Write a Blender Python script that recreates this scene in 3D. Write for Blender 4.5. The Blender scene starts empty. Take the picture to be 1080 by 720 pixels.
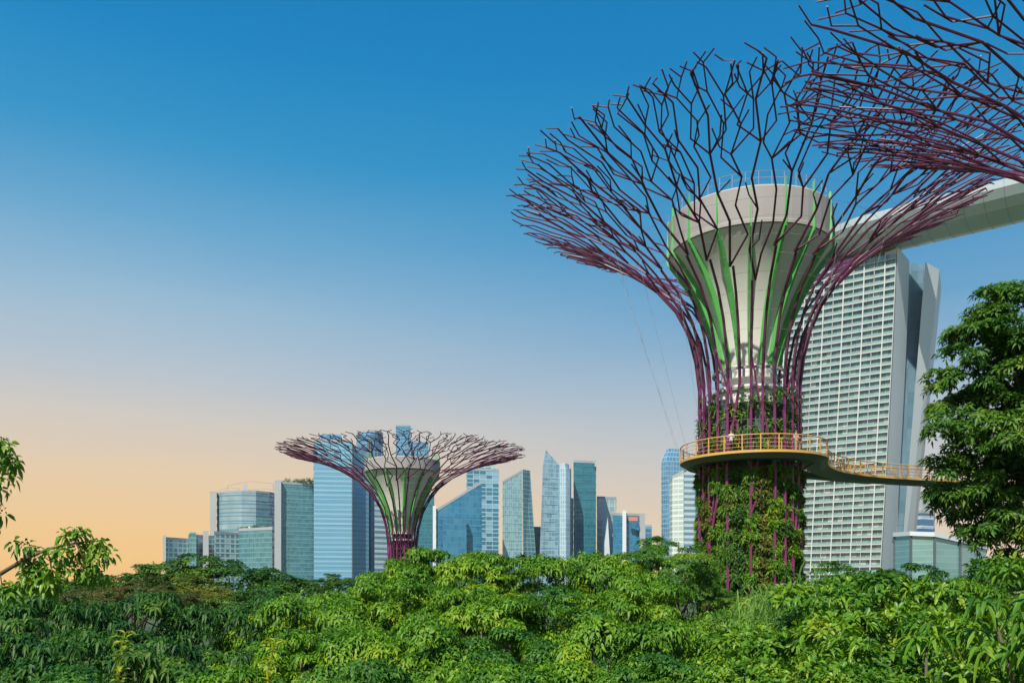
import bpy, math, random
import numpy as np
from mathutils import Vector

# ------------------------------------------------------------------ camera, sky, sun, exposure
scene = bpy.context.scene
C = scene.collection
F, H, HOR = 900.0, 12.4, 620.0          # focal length in pixels, eye height, horizon row
cam_data = bpy.data.cameras.new("camera")
cam = bpy.data.objects.new("camera", cam_data); C.objects.link(cam)
cam.location = (0, 0, H); cam.rotation_euler = (math.radians(90), 0, 0)
cam_data.sensor_width = 36; cam_data.lens = 36 * F / 1080
cam_data.shift_y = (HOR - 360) / 1080
cam_data.clip_start = 0.1; cam_data.clip_end = 20000
scene.camera = cam

SUN_EL, SUN_AZ = math.radians(49), math.radians(-155)      # azimuth measured from +Y towards +X: behind the camera, to the left
sd = Vector((math.sin(SUN_AZ) * math.cos(SUN_EL), math.cos(SUN_AZ) * math.cos(SUN_EL), math.sin(SUN_EL)))
sun_data = bpy.data.lights.new("sun", 'SUN'); sun_data.energy = 5.0; sun_data.angle = math.radians(0.8)
sun_data.color = (1.0, 0.93, 0.80)
sun = bpy.data.objects.new("sun", sun_data); C.objects.link(sun)
sun.rotation_euler = (-sd).to_track_quat('-Z', 'Y').to_euler(); sun.location = (-40, -60, 80)

world = bpy.data.worlds.new("World"); scene.world = world; world.use_nodes = True
def srgb(*c):
    return tuple(((v / 255) / 12.92 if v / 255 <= 0.04045 else ((v / 255 + 0.055) / 1.055) ** 2.4) for v in c)
def build_world():
    nt = world.node_tree; nt.nodes.clear(); N = nt.nodes.new; L = nt.links.new
    out = N('ShaderNodeOutputWorld')
    sky = N('ShaderNodeTexSky'); sky.sky_type = 'NISHITA'; sky.sun_disc = False
    sky.sun_elevation = SUN_EL; sky.sun_rotation = SUN_AZ; sky.air_density = 1.0; sky.dust_density = 0.6; sky.ozone_density = 2.0
    b1 = N('ShaderNodeBackground'); b1.inputs['Strength'].default_value = 0.10
    L(sky.outputs[0], b1.inputs['Color'])
    tc = N('ShaderNodeTexCoord'); sep = N('ShaderNodeSeparateXYZ'); L(tc.outputs['Generated'], sep.inputs[0])
    # thin uneven haze: the height is shifted a little by stretched noise
    mp = N('ShaderNodeMapping'); mp.inputs['Scale'].default_value = (2.0, 2.0, 16.0); L(tc.outputs['Generated'], mp.inputs['Vector'])
    ns = N('ShaderNodeTexNoise'); ns.inputs['Scale'].default_value = 1.6; ns.inputs['Detail'].default_value = 5; ns.inputs['Roughness'].default_value = 0.55; L(mp.outputs[0], ns.inputs['Vector'])
    sh = N('ShaderNodeMath'); sh.operation = 'MULTIPLY_ADD'; L(ns.outputs['Fac'], sh.inputs[0]); sh.inputs[1].default_value = 0.022; sh.inputs[2].default_value = -0.011
    hz = N('ShaderNodeMath'); hz.operation = 'ADD'; L(sep.outputs['Z'], hz.inputs[0]); L(sh.outputs[0], hz.inputs[1])
    def ramp(stops):
        r = N('ShaderNodeValToRGB'); L(hz.outputs[0], r.inputs[0])
        e = r.color_ramp.elements
        while len(e) < len(stops): e.new(0.5)
        for k, (p, c) in enumerate(stops):
            e[k].position = p; e[k].color = (*srgb(*c), 1)
        return r
    warm = ramp([(0.0, (247, 194, 118)), (0.06, (244, 201, 139)), (0.125, (233, 205, 168)), (0.18, (213, 204, 193)), (0.235, (184, 197, 208)),
                 (0.30, (152, 188, 212)), (0.37, (103, 168, 208)), (0.44, (50, 150, 202)), (0.52, (10, 134, 196)), (0.60, (0, 124, 188)), (1.0, (20, 120, 180))])
    cool = ramp([(0.0, (238, 208, 165)), (0.06, (226, 206, 180)), (0.125, (205, 200, 195)), (0.18, (180, 193, 203)), (0.235, (148, 180, 205)),
                 (0.30, (105, 163, 203)), (0.37, (66, 150, 200)), (0.44, (30, 140, 196)), (0.52, (4, 130, 192)), (0.60, (0, 122, 186)), (1.0, (20, 120, 180))])
    mr = N('ShaderNodeMapRange'); L(sep.outputs['X'], mr.inputs['Value'])
    mr.inputs['From Min'].default_value = -0.45; mr.inputs['From Max'].default_value = 0.42
    mr.interpolation_type = 'SMOOTHSTEP'
    mx = N('ShaderNodeMix'); mx.data_type = 'RGBA'; L(mr.outputs[0], mx.inputs['Factor']); L(warm.outputs[0], mx.inputs['A']); L(cool.outputs[0], mx.inputs['B'])
    b2 = N('ShaderNodeBackground'); b2.inputs['Strength'].default_value = 0.81; L(mx.outputs['Result'], b2.inputs['Color'])
    ms = N('ShaderNodeMixShader'); ms.inputs[0].default_value = 0.95
    L(b1.outputs[0], ms.inputs[1]); L(b2.outputs[0], ms.inputs[2]); L(ms.outputs[0], out.inputs['Surface'])
build_world()
vs = scene.view_settings
vs.view_transform = 'Standard'; vs.look = 'None'; vs.exposure = 0.3; vs.gamma = 1.0; vs.use_curve_mapping = False
scene.render.engine = 'CYCLES'
scene.cycles.max_bounces = 8; scene.cycles.transparent_max_bounces = 12
scene.cycles.use_denoising = True

# ------------------------------------------------------------------ helpers
def W(px, py, D):
    return Vector(((px - 540) / F * D, D, H + (HOR - py) / F * D))
def XY(px, D):
    return ((px - 540) / F * D, D)
def tag(o, label=None, cat=None, group=None, kind=None):
    if label: o['label'] = label
    if cat: o['category'] = cat
    if group: o['group'] = group
    if kind: o['kind'] = kind
    return o
def empty(name, loc, label, cat, group=None):
    o = bpy.data.objects.new(name, None); C.objects.link(o); o.location = loc; o.empty_display_size = 0.5
    return tag(o, label, cat, group)
def link(name, me, mat=None, parent=None, loc=None):
    o = bpy.data.objects.new(name, me); C.objects.link(o)
    if mat is not None and not me.materials: me.materials.append(mat)
    if parent is not None: o.parent = parent
    if loc is not None: o.location = loc
    return o
def mesh_np(name, v, f, mat=None, smooth=False):
    """v (n,3) array, f (m,k) array of same-size faces"""
    me = bpy.data.meshes.new(name)
    v = np.asarray(v, dtype=np.float32); f = np.asarray(f, dtype=np.int32); m, k = f.shape
    me.vertices.add(len(v)); me.vertices.foreach_set('co', v.ravel())
    me.loops.add(m * k); me.loops.foreach_set('vertex_index', f.ravel())
    me.polygons.add(m); me.polygons.foreach_set('loop_start', np.arange(0, m * k, k, dtype=np.int32))
    if smooth: me.polygons.foreach_set('use_smooth', np.ones(m, dtype=bool))
    me.update(calc_edges=True)
    if mat is not None: me.materials.append(mat)
    return me
class MB:
    """collects boxes, tubes, lathes and prisms into one mesh"""
    def __init__(s): s.v = []; s.f = []; s.uv = []
    def add(s, vs_, fs_, uvs=None):
        b = len(s.v); s.v += [tuple(p) for p in vs_]; s.f += [tuple(b + i for i in f) for f in fs_]
        s.uv += uvs if uvs else [[(0, 0)] * len(f) for f in fs_]
    def box(s, a, b):
        x0, y0, z0 = a; x1, y1, z1 = b
        s.add([(x0,y0,z0),(x1,y0,z0),(x1,y1,z0),(x0,y1,z0),(x0,y0,z1),(x1,y0,z1),(x1,y1,z1),(x0,y1,z1)],
              [(0,3,2,1),(4,5,6,7),(0,1,5,4),(1,2,6,5),(2,3,7,6),(3,0,4,7)])
    def beam(s, p, q, side, w, h):
        """box beam from p to q, width w along the vector side, height h along z"""
        p = Vector(p); q = Vector(q); sv = Vector(side).normalized() * w; up = Vector((0, 0, h))
        s.add([p, q, q + sv, p + sv, p + up, q + up, q + sv + up, p + sv + up],
              [(0,3,2,1),(4,5,6,7),(0,1,5,4),(1,2,6,5),(2,3,7,6),(3,0,4,7)])
    def tube(s, pts, rad, n=6, cap=True):
        pts = [Vector(p) for p in pts]; m = len(pts)
        if not hasattr(rad, '__len__'): rad = [rad] * m
        prev = None; vs_ = []
        for i, p in enumerate(pts):
            t = (pts[min(i + 1, m - 1)] - pts[max(i - 1, 0)])
            if t.length < 1e-6: t = Vector((0, 0, 1))
            t.normalize()
            if prev is None:
                a = Vector((0, 0, 1)) if abs(t.z) < 0.9 else Vector((1, 0, 0))
                u = t.cross(a).normalized()
            else:
                u = (prev - t * prev.dot(t)).normalized()
            prev = u; w = t.cross(u)
            for k in range(n):
                c = 2 * math.pi * k / n
                vs_.append(p + (u * math.cos(c) + w * math.sin(c)) * rad[i])
        fs_ = [(i*n+k, i*n+(k+1) % n, (i+1)*n+(k+1) % n, (i+1)*n+k) for i in range(m-1) for k in range(n)]
        if cap: fs_ += [tuple(range(n-1, -1, -1)), tuple((m-1)*n+k for k in range(n))]
        s.add(vs_, fs_)
    def lathe(s, prof, n=48, c=(0, 0, 0), cap_top=False):
        vs_ = []
        for r, z in prof:
            for k in range(n):
                a = 2 * math.pi * k / n; vs_.append((c[0] + r * math.cos(a), c[1] + r * math.sin(a), c[2] + z))
        fs_ = [(i*n+k, i*n+(k+1) % n, (i+1)*n+(k+1) % n, (i+1)*n+k) for i in range(len(prof)-1) for k in range(n)]
        per = []
        for i in range(len(prof)-1):
            for k in range(n):
                u0, u1 = k / n * 2 * math.pi * prof[i][0], (k + 1) / n * 2 * math.pi * prof[i][0]
                per.append([(u0, prof[i][1]), (u1, prof[i][1]), (u1, prof[i+1][1]), (u0, prof[i+1][1])])
        if cap_top:
            fs_.append(tuple((len(prof)-1)*n+k for k in range(n))); per.append([(0, 0)] * n)
        s.add(vs_, fs_, per)
    def prism(s, base, top, closed=True, roof=True):
        """loft between two rings of 3-D points (walls carry UVs in metres)"""
        n = len(base); vs_ = list(base) + list(top); fs_ = []; uvs = []; u = 0
        for i in range(n if closed else n - 1):
            j = (i + 1) % n
            du = (Vector(top[j]) - Vector(top[i])).xy.length
            fs_.append((i, j, n + j, n + i))
            uvs.append([(u, base[i][2]), (u + du, base[j][2]), (u + du, top[j][2]), (u, top[i][2])]); u += du
        if roof: fs_.append(tuple(n + i for i in range(n))); uvs.append([(0.3, -0.9)] * n)
        s.add(vs_, fs_, uvs)
    def build(s, name, mat, parent=None, smooth=False, loc=None):
        me = bpy.data.meshes.new(name); me.from_pydata(s.v, [], s.f)
        ul = me.uv_layers.new(name='UVMap')
        flat = [c for f in s.uv for p in f for c in p]
        ul.data.foreach_set('uv', flat)
        if smooth: me.polygons.foreach_set('use_smooth', [True] * len(me.polygons))
        me.update(); me.materials.append(mat)
        return link(name, me, None, parent, loc)

# ------------------------------------------------------------------ materials
def new_mat(name):
    m = bpy.data.materials.new(name); m.use_nodes = True
    nt = m.node_tree; b = nt.nodes['Principled BSDF']; return m, nt, b
def rgb(c): return (c[0], c[1], c[2], 1)
def mat_plain(name, col, rough=0.5, metal=0.0, var=0.12, scale=1.5, bump=0.0):
    m, nt, b = new_mat(name); N = nt.nodes.new; L = nt.links.new
    tc = N('ShaderNodeTexCoord'); no = N('ShaderNodeTexNoise'); no.inputs['Scale'].default_value = scale; no.inputs['Detail'].default_value = 5
    L(tc.outputs['Object'], no.inputs['Vector'])
    mx = N('ShaderNodeMix'); mx.data_type = 'RGBA'
    mx.inputs['A'].default_value = rgb([c * (1 - var) for c in col]); mx.inputs['B'].default_value = rgb([min(1, c * (1 + var)) for c in col])
    L(no.outputs['Fac'], mx.inputs['Factor']); L(mx.outputs['Result'], b.inputs['Base Color'])
    b.inputs['Roughness'].default_value = rough; b.inputs['Metallic'].default_value = metal
    if bump:
        bp = N('ShaderNodeBump'); bp.inputs['Strength'].default_value = bump; L(no.outputs['Fac'], bp.inputs['Height']); L(bp.outputs[0], b.inputs['Normal'])
    return m
def mat_facade(name, g1, g2, frame, fh=4.0, bw=3.0, span=0.3, mull=0.12, rough=0.2, metal=0.25, big=0.35, cell=0.6, blank=0.0, seed=0.0):
    """curtain wall: UVs in metres; storeys fh high, bays bw wide, each pane with its own tone (blinds, rooms)"""
    tone = lambda c: (c[0] * 0.82, c[1] * 0.93, c[2] * 0.99)
    g1, g2, frame = tone(g1), tone(g2), tone(frame)
    m, nt, b = new_mat(name); N = nt.nodes.new; L = nt.links.new
    uv = N('ShaderNodeUVMap'); sep = N('ShaderNodeSeparateXYZ'); L(uv.outputs[0], sep.inputs[0])
    def M(op, a, bb=None):
        n = N('ShaderNodeMath'); n.operation = op
        for i, x in enumerate((a, bb)):
            if x is None: continue
            if isinstance(x, (int, float)): n.inputs[i].default_value = x
            else: L(x, n.inputs[i])
        return n.outputs[0]
    u = M('DIVIDE', sep.outputs['X'], bw); v = M('DIVIDE', sep.outputs['Y'], fh)
    fu = M('FRACT', u); fv = M('FRACT', v)
    isf = M('MAXIMUM', M('LESS_THAN', fu, mull), M('LESS_THAN', fv, span))
    cmb = N('ShaderNodeCombineXYZ'); L(M('FLOOR', u), cmb.inputs[0]); L(M('FLOOR', v), cmb.inputs[1]); cmb.inputs[2].default_value = seed
    wn = N('ShaderNodeTexWhiteNoise'); wn.noise_dimensions = '3D'; L(cmb.outputs[0], wn.inputs['Vector'])
    no = N('ShaderNodeTexNoise'); no.inputs['Scale'].default_value = 0.035; no.inputs['Detail'].default_value = 3; L(uv.outputs[0], no.inputs['Vector'])
    t = M('ADD', M('MULTIPLY', wn.outputs['Value'], cell), M('MULTIPLY', no.outputs['Fac'], 1 - cell))
    gl = N('ShaderNodeMix'); gl.data_type = 'RGBA'; L(t, gl.inputs['Factor']); gl.inputs['A'].default_value = rgb(g1); gl.inputs['B'].default_value = rgb(g2)
    col = gl.outputs['Result']
    if blank:
        bl = N('ShaderNodeMix'); bl.data_type = 'RGBA'; L(M('GREATER_THAN', wn.outputs['Value'], 1 - blank), bl.inputs['Factor']); L(col, bl.inputs['A']); bl.inputs['B'].default_value = rgb(frame); col = bl.outputs['Result']
    mx = N('ShaderNodeMix'); mx.data_type = 'RGBA'; L(isf, mx.inputs['Factor']); L(col, mx.inputs['A']); mx.inputs['B'].default_value = rgb(frame)
    L(mx.outputs['Result'], b.inputs['Base Color'])
    rr = N('ShaderNodeMapRange'); L(isf, rr.inputs['Value']); rr.inputs['To Min'].default_value = rough; rr.inputs['To Max'].default_value = 0.55
    L(rr.outputs[0], b.inputs['Roughness'])
    mm = N('ShaderNodeMapRange'); L(isf, mm.inputs['Value']); mm.inputs['To Min'].default_value = metal; mm.inputs['To Max'].default_value = 0.0
    L(mm.outputs[0], b.inputs['Metallic'])
    bp = N('ShaderNodeBump'); bp.inputs['Strength'].default_value = min(1, big * 0.9); bp.inputs['Distance'].default_value = 1.4
    L(no.outputs['Fac'], bp.inputs['Height']); L(bp.outputs[0], b.inputs['Normal'])
    return m
def mat_leaf(name, dark, mid, light, tip, rough=0.5, transl=0.28, noise=0.55, tipamt=0.12):
    m, nt, b = new_mat(name); N = nt.nodes.new; L = nt.links.new
    ge = N('ShaderNodeNewGeometry'); tc = N('ShaderNodeTexCoord')
    no = N('ShaderNodeTexNoise'); no.inputs['Scale'].default_value = noise; no.inputs['Detail'].default_value = 2
    L(tc.outputs['Object'], no.inputs['Vector'])
    ad = N('ShaderNodeMath'); ad.operation = 'MULTIPLY_ADD'; L(ge.outputs['Random Per Island'], ad.inputs[0]); ad.inputs[1].default_value = 0.55
    sc = N('ShaderNodeMath'); sc.operation = 'MULTIPLY_ADD'; L(no.outputs['Fac'], sc.inputs[0]); sc.inputs[1].default_value = 1.7; sc.inputs[2].default_value = -0.62
    L(sc.outputs[0], ad.inputs[2])
    r = N('ShaderNodeValToRGB'); L(ad.outputs[0], r.inputs[0]); e = r.color_ramp.elements
    e[0].position = 0.05; e[0].color = rgb(dark); e[1].position = 1 - tipamt * 0.3; e[1].color = rgb(tip)
    x = e.new(0.42); x.color = rgb(mid); x = e.new(1 - tipamt * 2.2); x.color = rgb(light)
    L(r.outputs[0], b.inputs['Base Color']); b.inputs['Roughness'].default_value = rough
    b.inputs['Specular IOR Level'].default_value = 0.3
    tr = N('ShaderNodeBsdfTranslucent')
    hs = N('ShaderNodeHueSaturation'); hs.inputs['Value'].default_value = 1.25; hs.inputs['Saturation'].default_value = 1.1; L(r.outputs[0], hs.inputs['Color']); L(hs.outputs[0], tr.inputs['Color'])
    ms = N('ShaderNodeMixShader'); ms.inputs[0].default_value = transl
    L(b.outputs[0], ms.inputs[1]); L(tr.outputs[0], ms.inputs[2]); L(ms.outputs[0], nt.nodes['Material Output'].inputs['Surface'])
    return m

M = {}
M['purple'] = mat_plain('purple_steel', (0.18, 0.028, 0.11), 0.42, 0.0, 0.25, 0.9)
M['purple_backlit'] = mat_plain('backlit_purple_steel', (0.095, 0.018, 0.055), 0.45, 0.0, 0.3, 0.9)  # same steel as the trunk ribs; backlit darkness of the canopy rods put into the colour
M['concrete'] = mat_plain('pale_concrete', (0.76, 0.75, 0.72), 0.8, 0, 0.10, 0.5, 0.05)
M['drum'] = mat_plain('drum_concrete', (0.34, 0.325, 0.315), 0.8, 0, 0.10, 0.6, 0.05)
M['green_paint'] = mat_plain('green_fin_paint', (0.10, 0.42, 0.10), 0.45, 0, 0.15, 0.6)
M['wire'] = mat_plain('galvanised_wire', (0.50, 0.50, 0.52), 0.4, 0.4, 0.05)
M['dark_panel'] = mat_plain('dark_panel', (0.035, 0.04, 0.045), 0.7, 0, 0.4, 1.2, 0.1)
M['slate'] = mat_plain('slate_cladding', (0.09, 0.11, 0.13), 0.5, 0, 0.3, 1.0)
M['ochre'] = mat_plain('ochre_paint', (0.62, 0.36, 0.10), 0.45, 0, 0.12, 2.0)
M['under'] = mat_plain('deck_underside', (0.11, 0.14, 0.135), 0.5, 0.1, 0.25, 0.8)
M['deck'] = mat_plain('deck_boards', (0.25, 0.22, 0.19), 0.7, 0, 0.1, 2)
M['white_paint'] = mat_plain('white_facade_paint', (0.53, 0.56, 0.57), 0.6, 0, 0.05, 0.05)
M['offwhite'] = mat_plain('offwhite_cladding', (0.62, 0.68, 0.72), 0.4, 0, 0.06, 0.05)
M['grey_clad'] = mat_plain('grey_cladding', (0.34, 0.37, 0.39), 0.5, 0, 0.1, 0.05)
M['hull'] = mat_plain('hull_panels', (0.48, 0.58, 0.64), 0.35, 0.15, 0.06, 0.05)
M['railglass'] = mat_plain('green_balcony_glass', (0.26, 0.40, 0.36), 0.15, 0.1, 0.12, 0.3)
M['bark'] = mat_plain('bark', (0.10, 0.075, 0.055), 0.85, 0, 0.35, 6, 0.4)
M['roofgrey'] = mat_plain('roof_grey', (0.22, 0.24, 0.25), 0.8, 0, 0.2, 0.1)
M['mbs_glass'] = mat_facade('hotel_windows', (0.13, 0.21, 0.23), (0.36, 0.48, 0.50), (0.55, 0.58, 0.58), 3.95, 2.62, 0.03, 0.06, 0.12, 0.2, cell=0.85, blank=0.08)
M['gap_glass'] = mat_facade('hotel_atrium_glass', (0.16, 0.28, 0.34), (0.34, 0.46, 0.52), (0.14, 0.22, 0.27), 6.8, 4.0, 0.05, 0.08, 0.12, 0.35)

M['leaf_bright'] = mat_leaf('bright_green_leaves', (0.034, 0.115, 0.008), (0.085, 0.22, 0.011), (0.165, 0.32, 0.014), (0.29, 0.37, 0.02))
M['leaf_mid'] = mat_leaf('mid_green_leaves', (0.025, 0.095, 0.014), (0.055, 0.17, 0.02), (0.11, 0.25, 0.022), (0.22, 0.29, 0.03))
M['leaf_dark'] = mat_leaf('deep_green_leaves', (0.013, 0.058, 0.011), (0.032, 0.108, 0.015), (0.070, 0.175, 0.020), (0.16, 0.24, 0.03))
M['leaf_olive'] = mat_leaf('olive_leaves', (0.05, 0.09, 0.012), (0.11, 0.15, 0.02), (0.17, 0.20, 0.02), (0.22, 0.17, 0.03))
M['leaf_mango'] = mat_leaf('glossy_yellow_green_leaves', (0.035, 0.115, 0.012), (0.085, 0.22, 0.014), (0.17, 0.31, 0.02), (0.26, 0.34, 0.03), rough=0.38, noise=0.8)
M['leaf_frond'] = mat_leaf('pale_frond_leaves', (0.05, 0.15, 0.02), (0.11, 0.25, 0.04), (0.20, 0.36, 0.07), (0.30, 0.42, 0.12), transl=0.35)
M['leaf_young'] = mat_leaf('young_yellow_leaves', (0.25, 0.32, 0.02), (0.38, 0.42, 0.02), (0.50, 0.48, 0.03), (0.55, 0.5, 0.05))
M['leaf_rust'] = mat_leaf('rust_leaves', (0.035, 0.06, 0.014), (0.07, 0.095, 0.02), (0.11, 0.13, 0.02), (0.20, 0.11, 0.04))

def mat_ground():
    m, nt, b = new_mat('park_ground'); N = nt.nodes.new; L = nt.links.new
    tc = N('ShaderNodeTexCoord'); no = N('ShaderNodeTexNoise'); no.inputs['Scale'].default_value = 0.08; no.inputs['Detail'].default_value = 8
    L(tc.outputs['Object'], no.inputs['Vector'])
    r = N('ShaderNodeValToRGB'); L(no.outputs['Fac'], r.inputs[0]); e = r.color_ramp.elements
    e[0].position = 0.35; e[0].color = (0.02, 0.045, 0.012, 1); e[1].position = 0.7; e[1].color = (0.06, 0.10, 0.025, 1)
    L(r.outputs[0], b.inputs['Base Color']); b.inputs['Roughness'].default_value = 0.95
    bp = N('ShaderNodeBump'); bp.inputs['Strength'].default_value = 0.6; L(no.outputs['Fac'], bp.inputs['Height']); L(bp.outputs[0], b.inputs['Normal'])
    return m

def haze():
    m = bpy.data.materials.new('haze_air'); m.use_nodes = True; nt = m.node_tree; nt.nodes.clear()
    o = nt.nodes.new('ShaderNodeOutputMaterial'); v = nt.nodes.new('ShaderNodeVolumePrincipled')
    v.inputs['Density'].default_value = 0.00004; v.inputs['Color'].default_value = (0.95, 0.95, 0.93, 1); v.inputs['Anisotropy'].default_value = 0.0
    nt.links.new(v.outputs[0], o.inputs['Volume'])
    hz = MB(); hz.box((-900, -40, -1), (900, 1215, 240)); tag(hz.build('haze', m), kind='stuff')
haze()
# ------------------------------------------------------------------ leaves
UP = np.array([0, 0, 1.0])
def nrm(a): return a / np.maximum(np.linalg.norm(a, axis=-1, keepdims=True), 1e-9)
def leaves_mesh(name, P, D, A, Ln, Wd, droop, mat, quality=1, fold=0.22):
    """P base points, D directions, A upper side vectors; Ln, Wd sizes; droop bends the blade down"""
    n = len(P); S = nrm(np.cross(D, A)); Nn = np.cross(S, D)
    ts = [0.42] if quality == 1 else [0.22, 0.5, 0.78]
    ws = [1.0] if quality == 1 else [0.72, 1.0, 0.66]
    Ln = Ln[:, None]; Wd = Wd[:, None]; dr = droop[:, None]
    def pos(t): return P + D * Ln * t - UP * (dr * Ln * t * t)
    cols = [pos(0.0)]
    for t, w in zip(ts, ws):
        c = pos(t); cols += [c + S * Wd * w / 2 + Nn * Wd * fold * w, c, c - S * Wd * w / 2 + Nn * Wd * fold * w]
    cols.append(pos(1.0)); k = len(cols)
    v = np.stack(cols, axis=1).reshape(-1, 3)
    if quality == 1: f = [(0, 2, 1), (0, 3, 2), (1, 2, 4), (2, 3, 4)]
    else:
        f = [(0, 2, 1), (0, 3, 2)]
        for i in range(2):
            a = 1 + 3 * i
            f += [(a, a+1, a+4), (a, a+4, a+3), (a+1, a+2, a+5), (a+1, a+5, a+4)]
        f += [(7, 8, 10), (8, 9, 10)]
    f = np.array(f)[None] + (np.arange(n) * k)[:, None, None]
    return mesh_np(name, v, f.reshape(-1, 3), mat, smooth=False)
# ------------------------------------------------------------------ ground
g = MB(); g.add([(-9000, -2000, 0), (9000, -2000, 0), (9000, 14000, 0), (-9000, 14000, 0)], [(0, 1, 2, 3)])
tag(g.build('ground', mat_ground()), kind='structure')

# ------------------------------------------------------------------ skyline
def wall_ring(pts, z): return [(p[0], p[1], zz) for p, zz in zip(pts, z if hasattr(z, '__len__') else [z] * len(pts))]
def tower(name, label, pts, top, mat, cat='building', group=None, parent=None, part='wall', roof=True, base_pts=None):
    """pts: plan as (pixel column, distance); top: pixel row at the first plan point, or one per point"""
    xy = [XY(*p) for p in pts]
    zt = [H + (HOR - t) / F * p[1] for t, p in zip(top, pts)] if hasattr(top, '__len__') else [H + (HOR - top) / F * pts[0][1]] * len(pts)
    if parent is None:
        cx = sum(p[0] for p in xy) / len(xy); cy = sum(p[1] for p in xy) / len(xy)
        parent = empty(name, (cx, cy, 0), label, cat, group or 'towers of the skyline')
    o = parent.location
    loc = [(p[0] - o.x, p[1] - o.y) for p in xy]
    bxy = [XY(*p) for p in base_pts] if base_pts else xy
    bl = [(p[0] - o.x, p[1] - o.y) for p in bxy]
    mb = MB(); mb.prism(wall_ring(bl, 0), wall_ring(loc, zt), roof=False); w = mb.build(part, mat, parent)
    zz, lg, m_ = 9.0, MB(), len(loc); cxl = sum(p[0] for p in loc) / m_; cyl = sum(p[1] for p in loc) / m_; zmax = min(zt) - 4
    while zz < zmax and part == 'wall':
        f_ = zz / min(zt); ring = [(b_[0] + (t_[0] - b_[0]) * f_, b_[1] + (t_[1] - b_[1]) * f_) for b_, t_ in zip(bl, loc)]
        ro_ = [(p[0] + (p[0] - cxl) * .012, p[1] + (p[1] - cyl) * .012) for p in ring]; v_ = [(p[0], p[1], zz) for p in ro_] + [(p[0], p[1], zz + .55) for p in ro_] + [(p[0], p[1], zz) for p in ring] + [(p[0], p[1], zz + .55) for p in ring]
        for q in range(m_):
            r_ = (q + 1) % m_; lg.add([v_[q], v_[r_], v_[m_ + r_], v_[m_ + q], v_[2*m_ + q], v_[2*m_ + r_], v_[3*m_ + r_], v_[3*m_ + q]], [(0, 1, 2, 3), (3, 2, 6, 7), (1, 0, 4, 5)])
        zz += 8.8
    if lg.v: lg.build('floor_ledges', mat, w)
    if roof:
        # parapet ring slightly proud of the wall and the roof sheet inside it
        cx = sum(p[0] for p in loc) / len(loc); cy = sum(p[1] for p in loc) / len(loc)
        big = [(cx + (p[0] - cx) * 1.012, cy + (p[1] - cy) * 1.012) for p in loc]
        rb = MB(); rb.prism(wall_ring(big, [z - 1.5 for z in zt]), wall_ring(big, [z + 1.0 for z in zt]))
        rb.build('roof', M['grey_clad'], parent)
    return parent
def block(parent, part, pts, y0, y1, mat, proud=0.0):
    """a box-like part of a building between two pixel rows measured at the first point"""
    o = parent.location; D = pts[0][1]
    z0 = H + (HOR - y0) / F * D if y0 is not None else 0; z1 = H + (HOR - y1) / F * D
    loc = [(XY(*p)[0] - o.x, XY(*p)[1] - o.y) for p in pts]
    mb = MB(); mb.prism(wall_ring(loc, z0), wall_ring(loc, z1)); return mb.build(part, mat, parent)
def rect(px0, px1, D, depth=30, skew=0.0):
    """plan rectangle: front edge from px0 to px1 (right end skewed nearer or farther), going back by depth metres"""
    x0, x1 = XY(px0, D)[0], XY(px1, D + skew)[0]
    a, b = Vector((x0, D)), Vector((x1, D + skew)); c, d = b * (1 + depth / D), a * (1 + depth / D)
    return [(p.x / p.y * F + 540, p.y) for p in (a, b, c, d)]

# teal / blue glasses
f_teal = mat_facade('teal_glass_grid', (0.06, 0.17, 0.20), (0.16, 0.35, 0.37), (0.17, 0.32, 0.34), 4.4, 2.4, 0.25, 0.10, seed=1)
f_teal2 = mat_facade('deep_teal_glass', (0.025, 0.15, 0.19), (0.06, 0.27, 0.32), (0.05, 0.20, 0.25), 4.4, 3.0, 0.22, 0.12, seed=2)
f_orq = mat_facade('pale_blue_bands', (0.15, 0.36, 0.50), (0.20, 0.42, 0.56), (0.27, 0.47, 0.58), 5.0, 30.0, 0.38, 0.0, 0.25, 0.15, cell=0.3, seed=3)
f_orq2 = mat_facade('blue_glass_bands', (0.05, 0.18, 0.32), (0.12, 0.32, 0.48), (0.16, 0.36, 0.50), 5.0, 3.0, 0.25, 0.08, seed=4)
f_white = mat_facade('white_band_balconies', (0.16, 0.28, 0.34), (0.26, 0.38, 0.44), (0.55, 0.60, 0.63), 5.4, 40.0, 0.50, 0.0, seed=5)
f_blue = mat_facade('slanted_blue_glass', (0.03, 0.16, 0.30), (0.10, 0.36, 0.52), (0.05, 0.24, 0.38), 5.5, 3.5, 0.18, 0.08, 0.1, 0.35, cell=0.45, seed=6)
f_balc = mat_facade('checkered_balconies', (0.07, 0.20, 0.28), (0.14, 0.32, 0.42), (0.36, 0.52, 0.60), 4.4, 7.0, 0.25, 0.10, blank=0.30, seed=7)
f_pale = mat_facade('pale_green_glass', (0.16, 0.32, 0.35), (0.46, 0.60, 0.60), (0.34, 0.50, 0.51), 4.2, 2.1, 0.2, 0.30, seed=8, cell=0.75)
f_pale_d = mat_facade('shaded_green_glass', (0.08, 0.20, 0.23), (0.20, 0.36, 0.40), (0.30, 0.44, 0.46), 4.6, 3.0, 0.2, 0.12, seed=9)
f_sail = mat_facade('grey_blue_glass', (0.14, 0.28, 0.38), (0.42, 0.57, 0.65), (0.34, 0.50, 0.58), 4.6, 3.0, 0.2, 0.10, seed=10, cell=0.8)
f_sail2 = mat_facade('silver_glass', (0.28, 0.42, 0.50), (0.50, 0.62, 0.68), (0.46, 0.58, 0.64), 4.6, 2.2, 0.22, 0.3, seed=11, cell=0.7)
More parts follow.
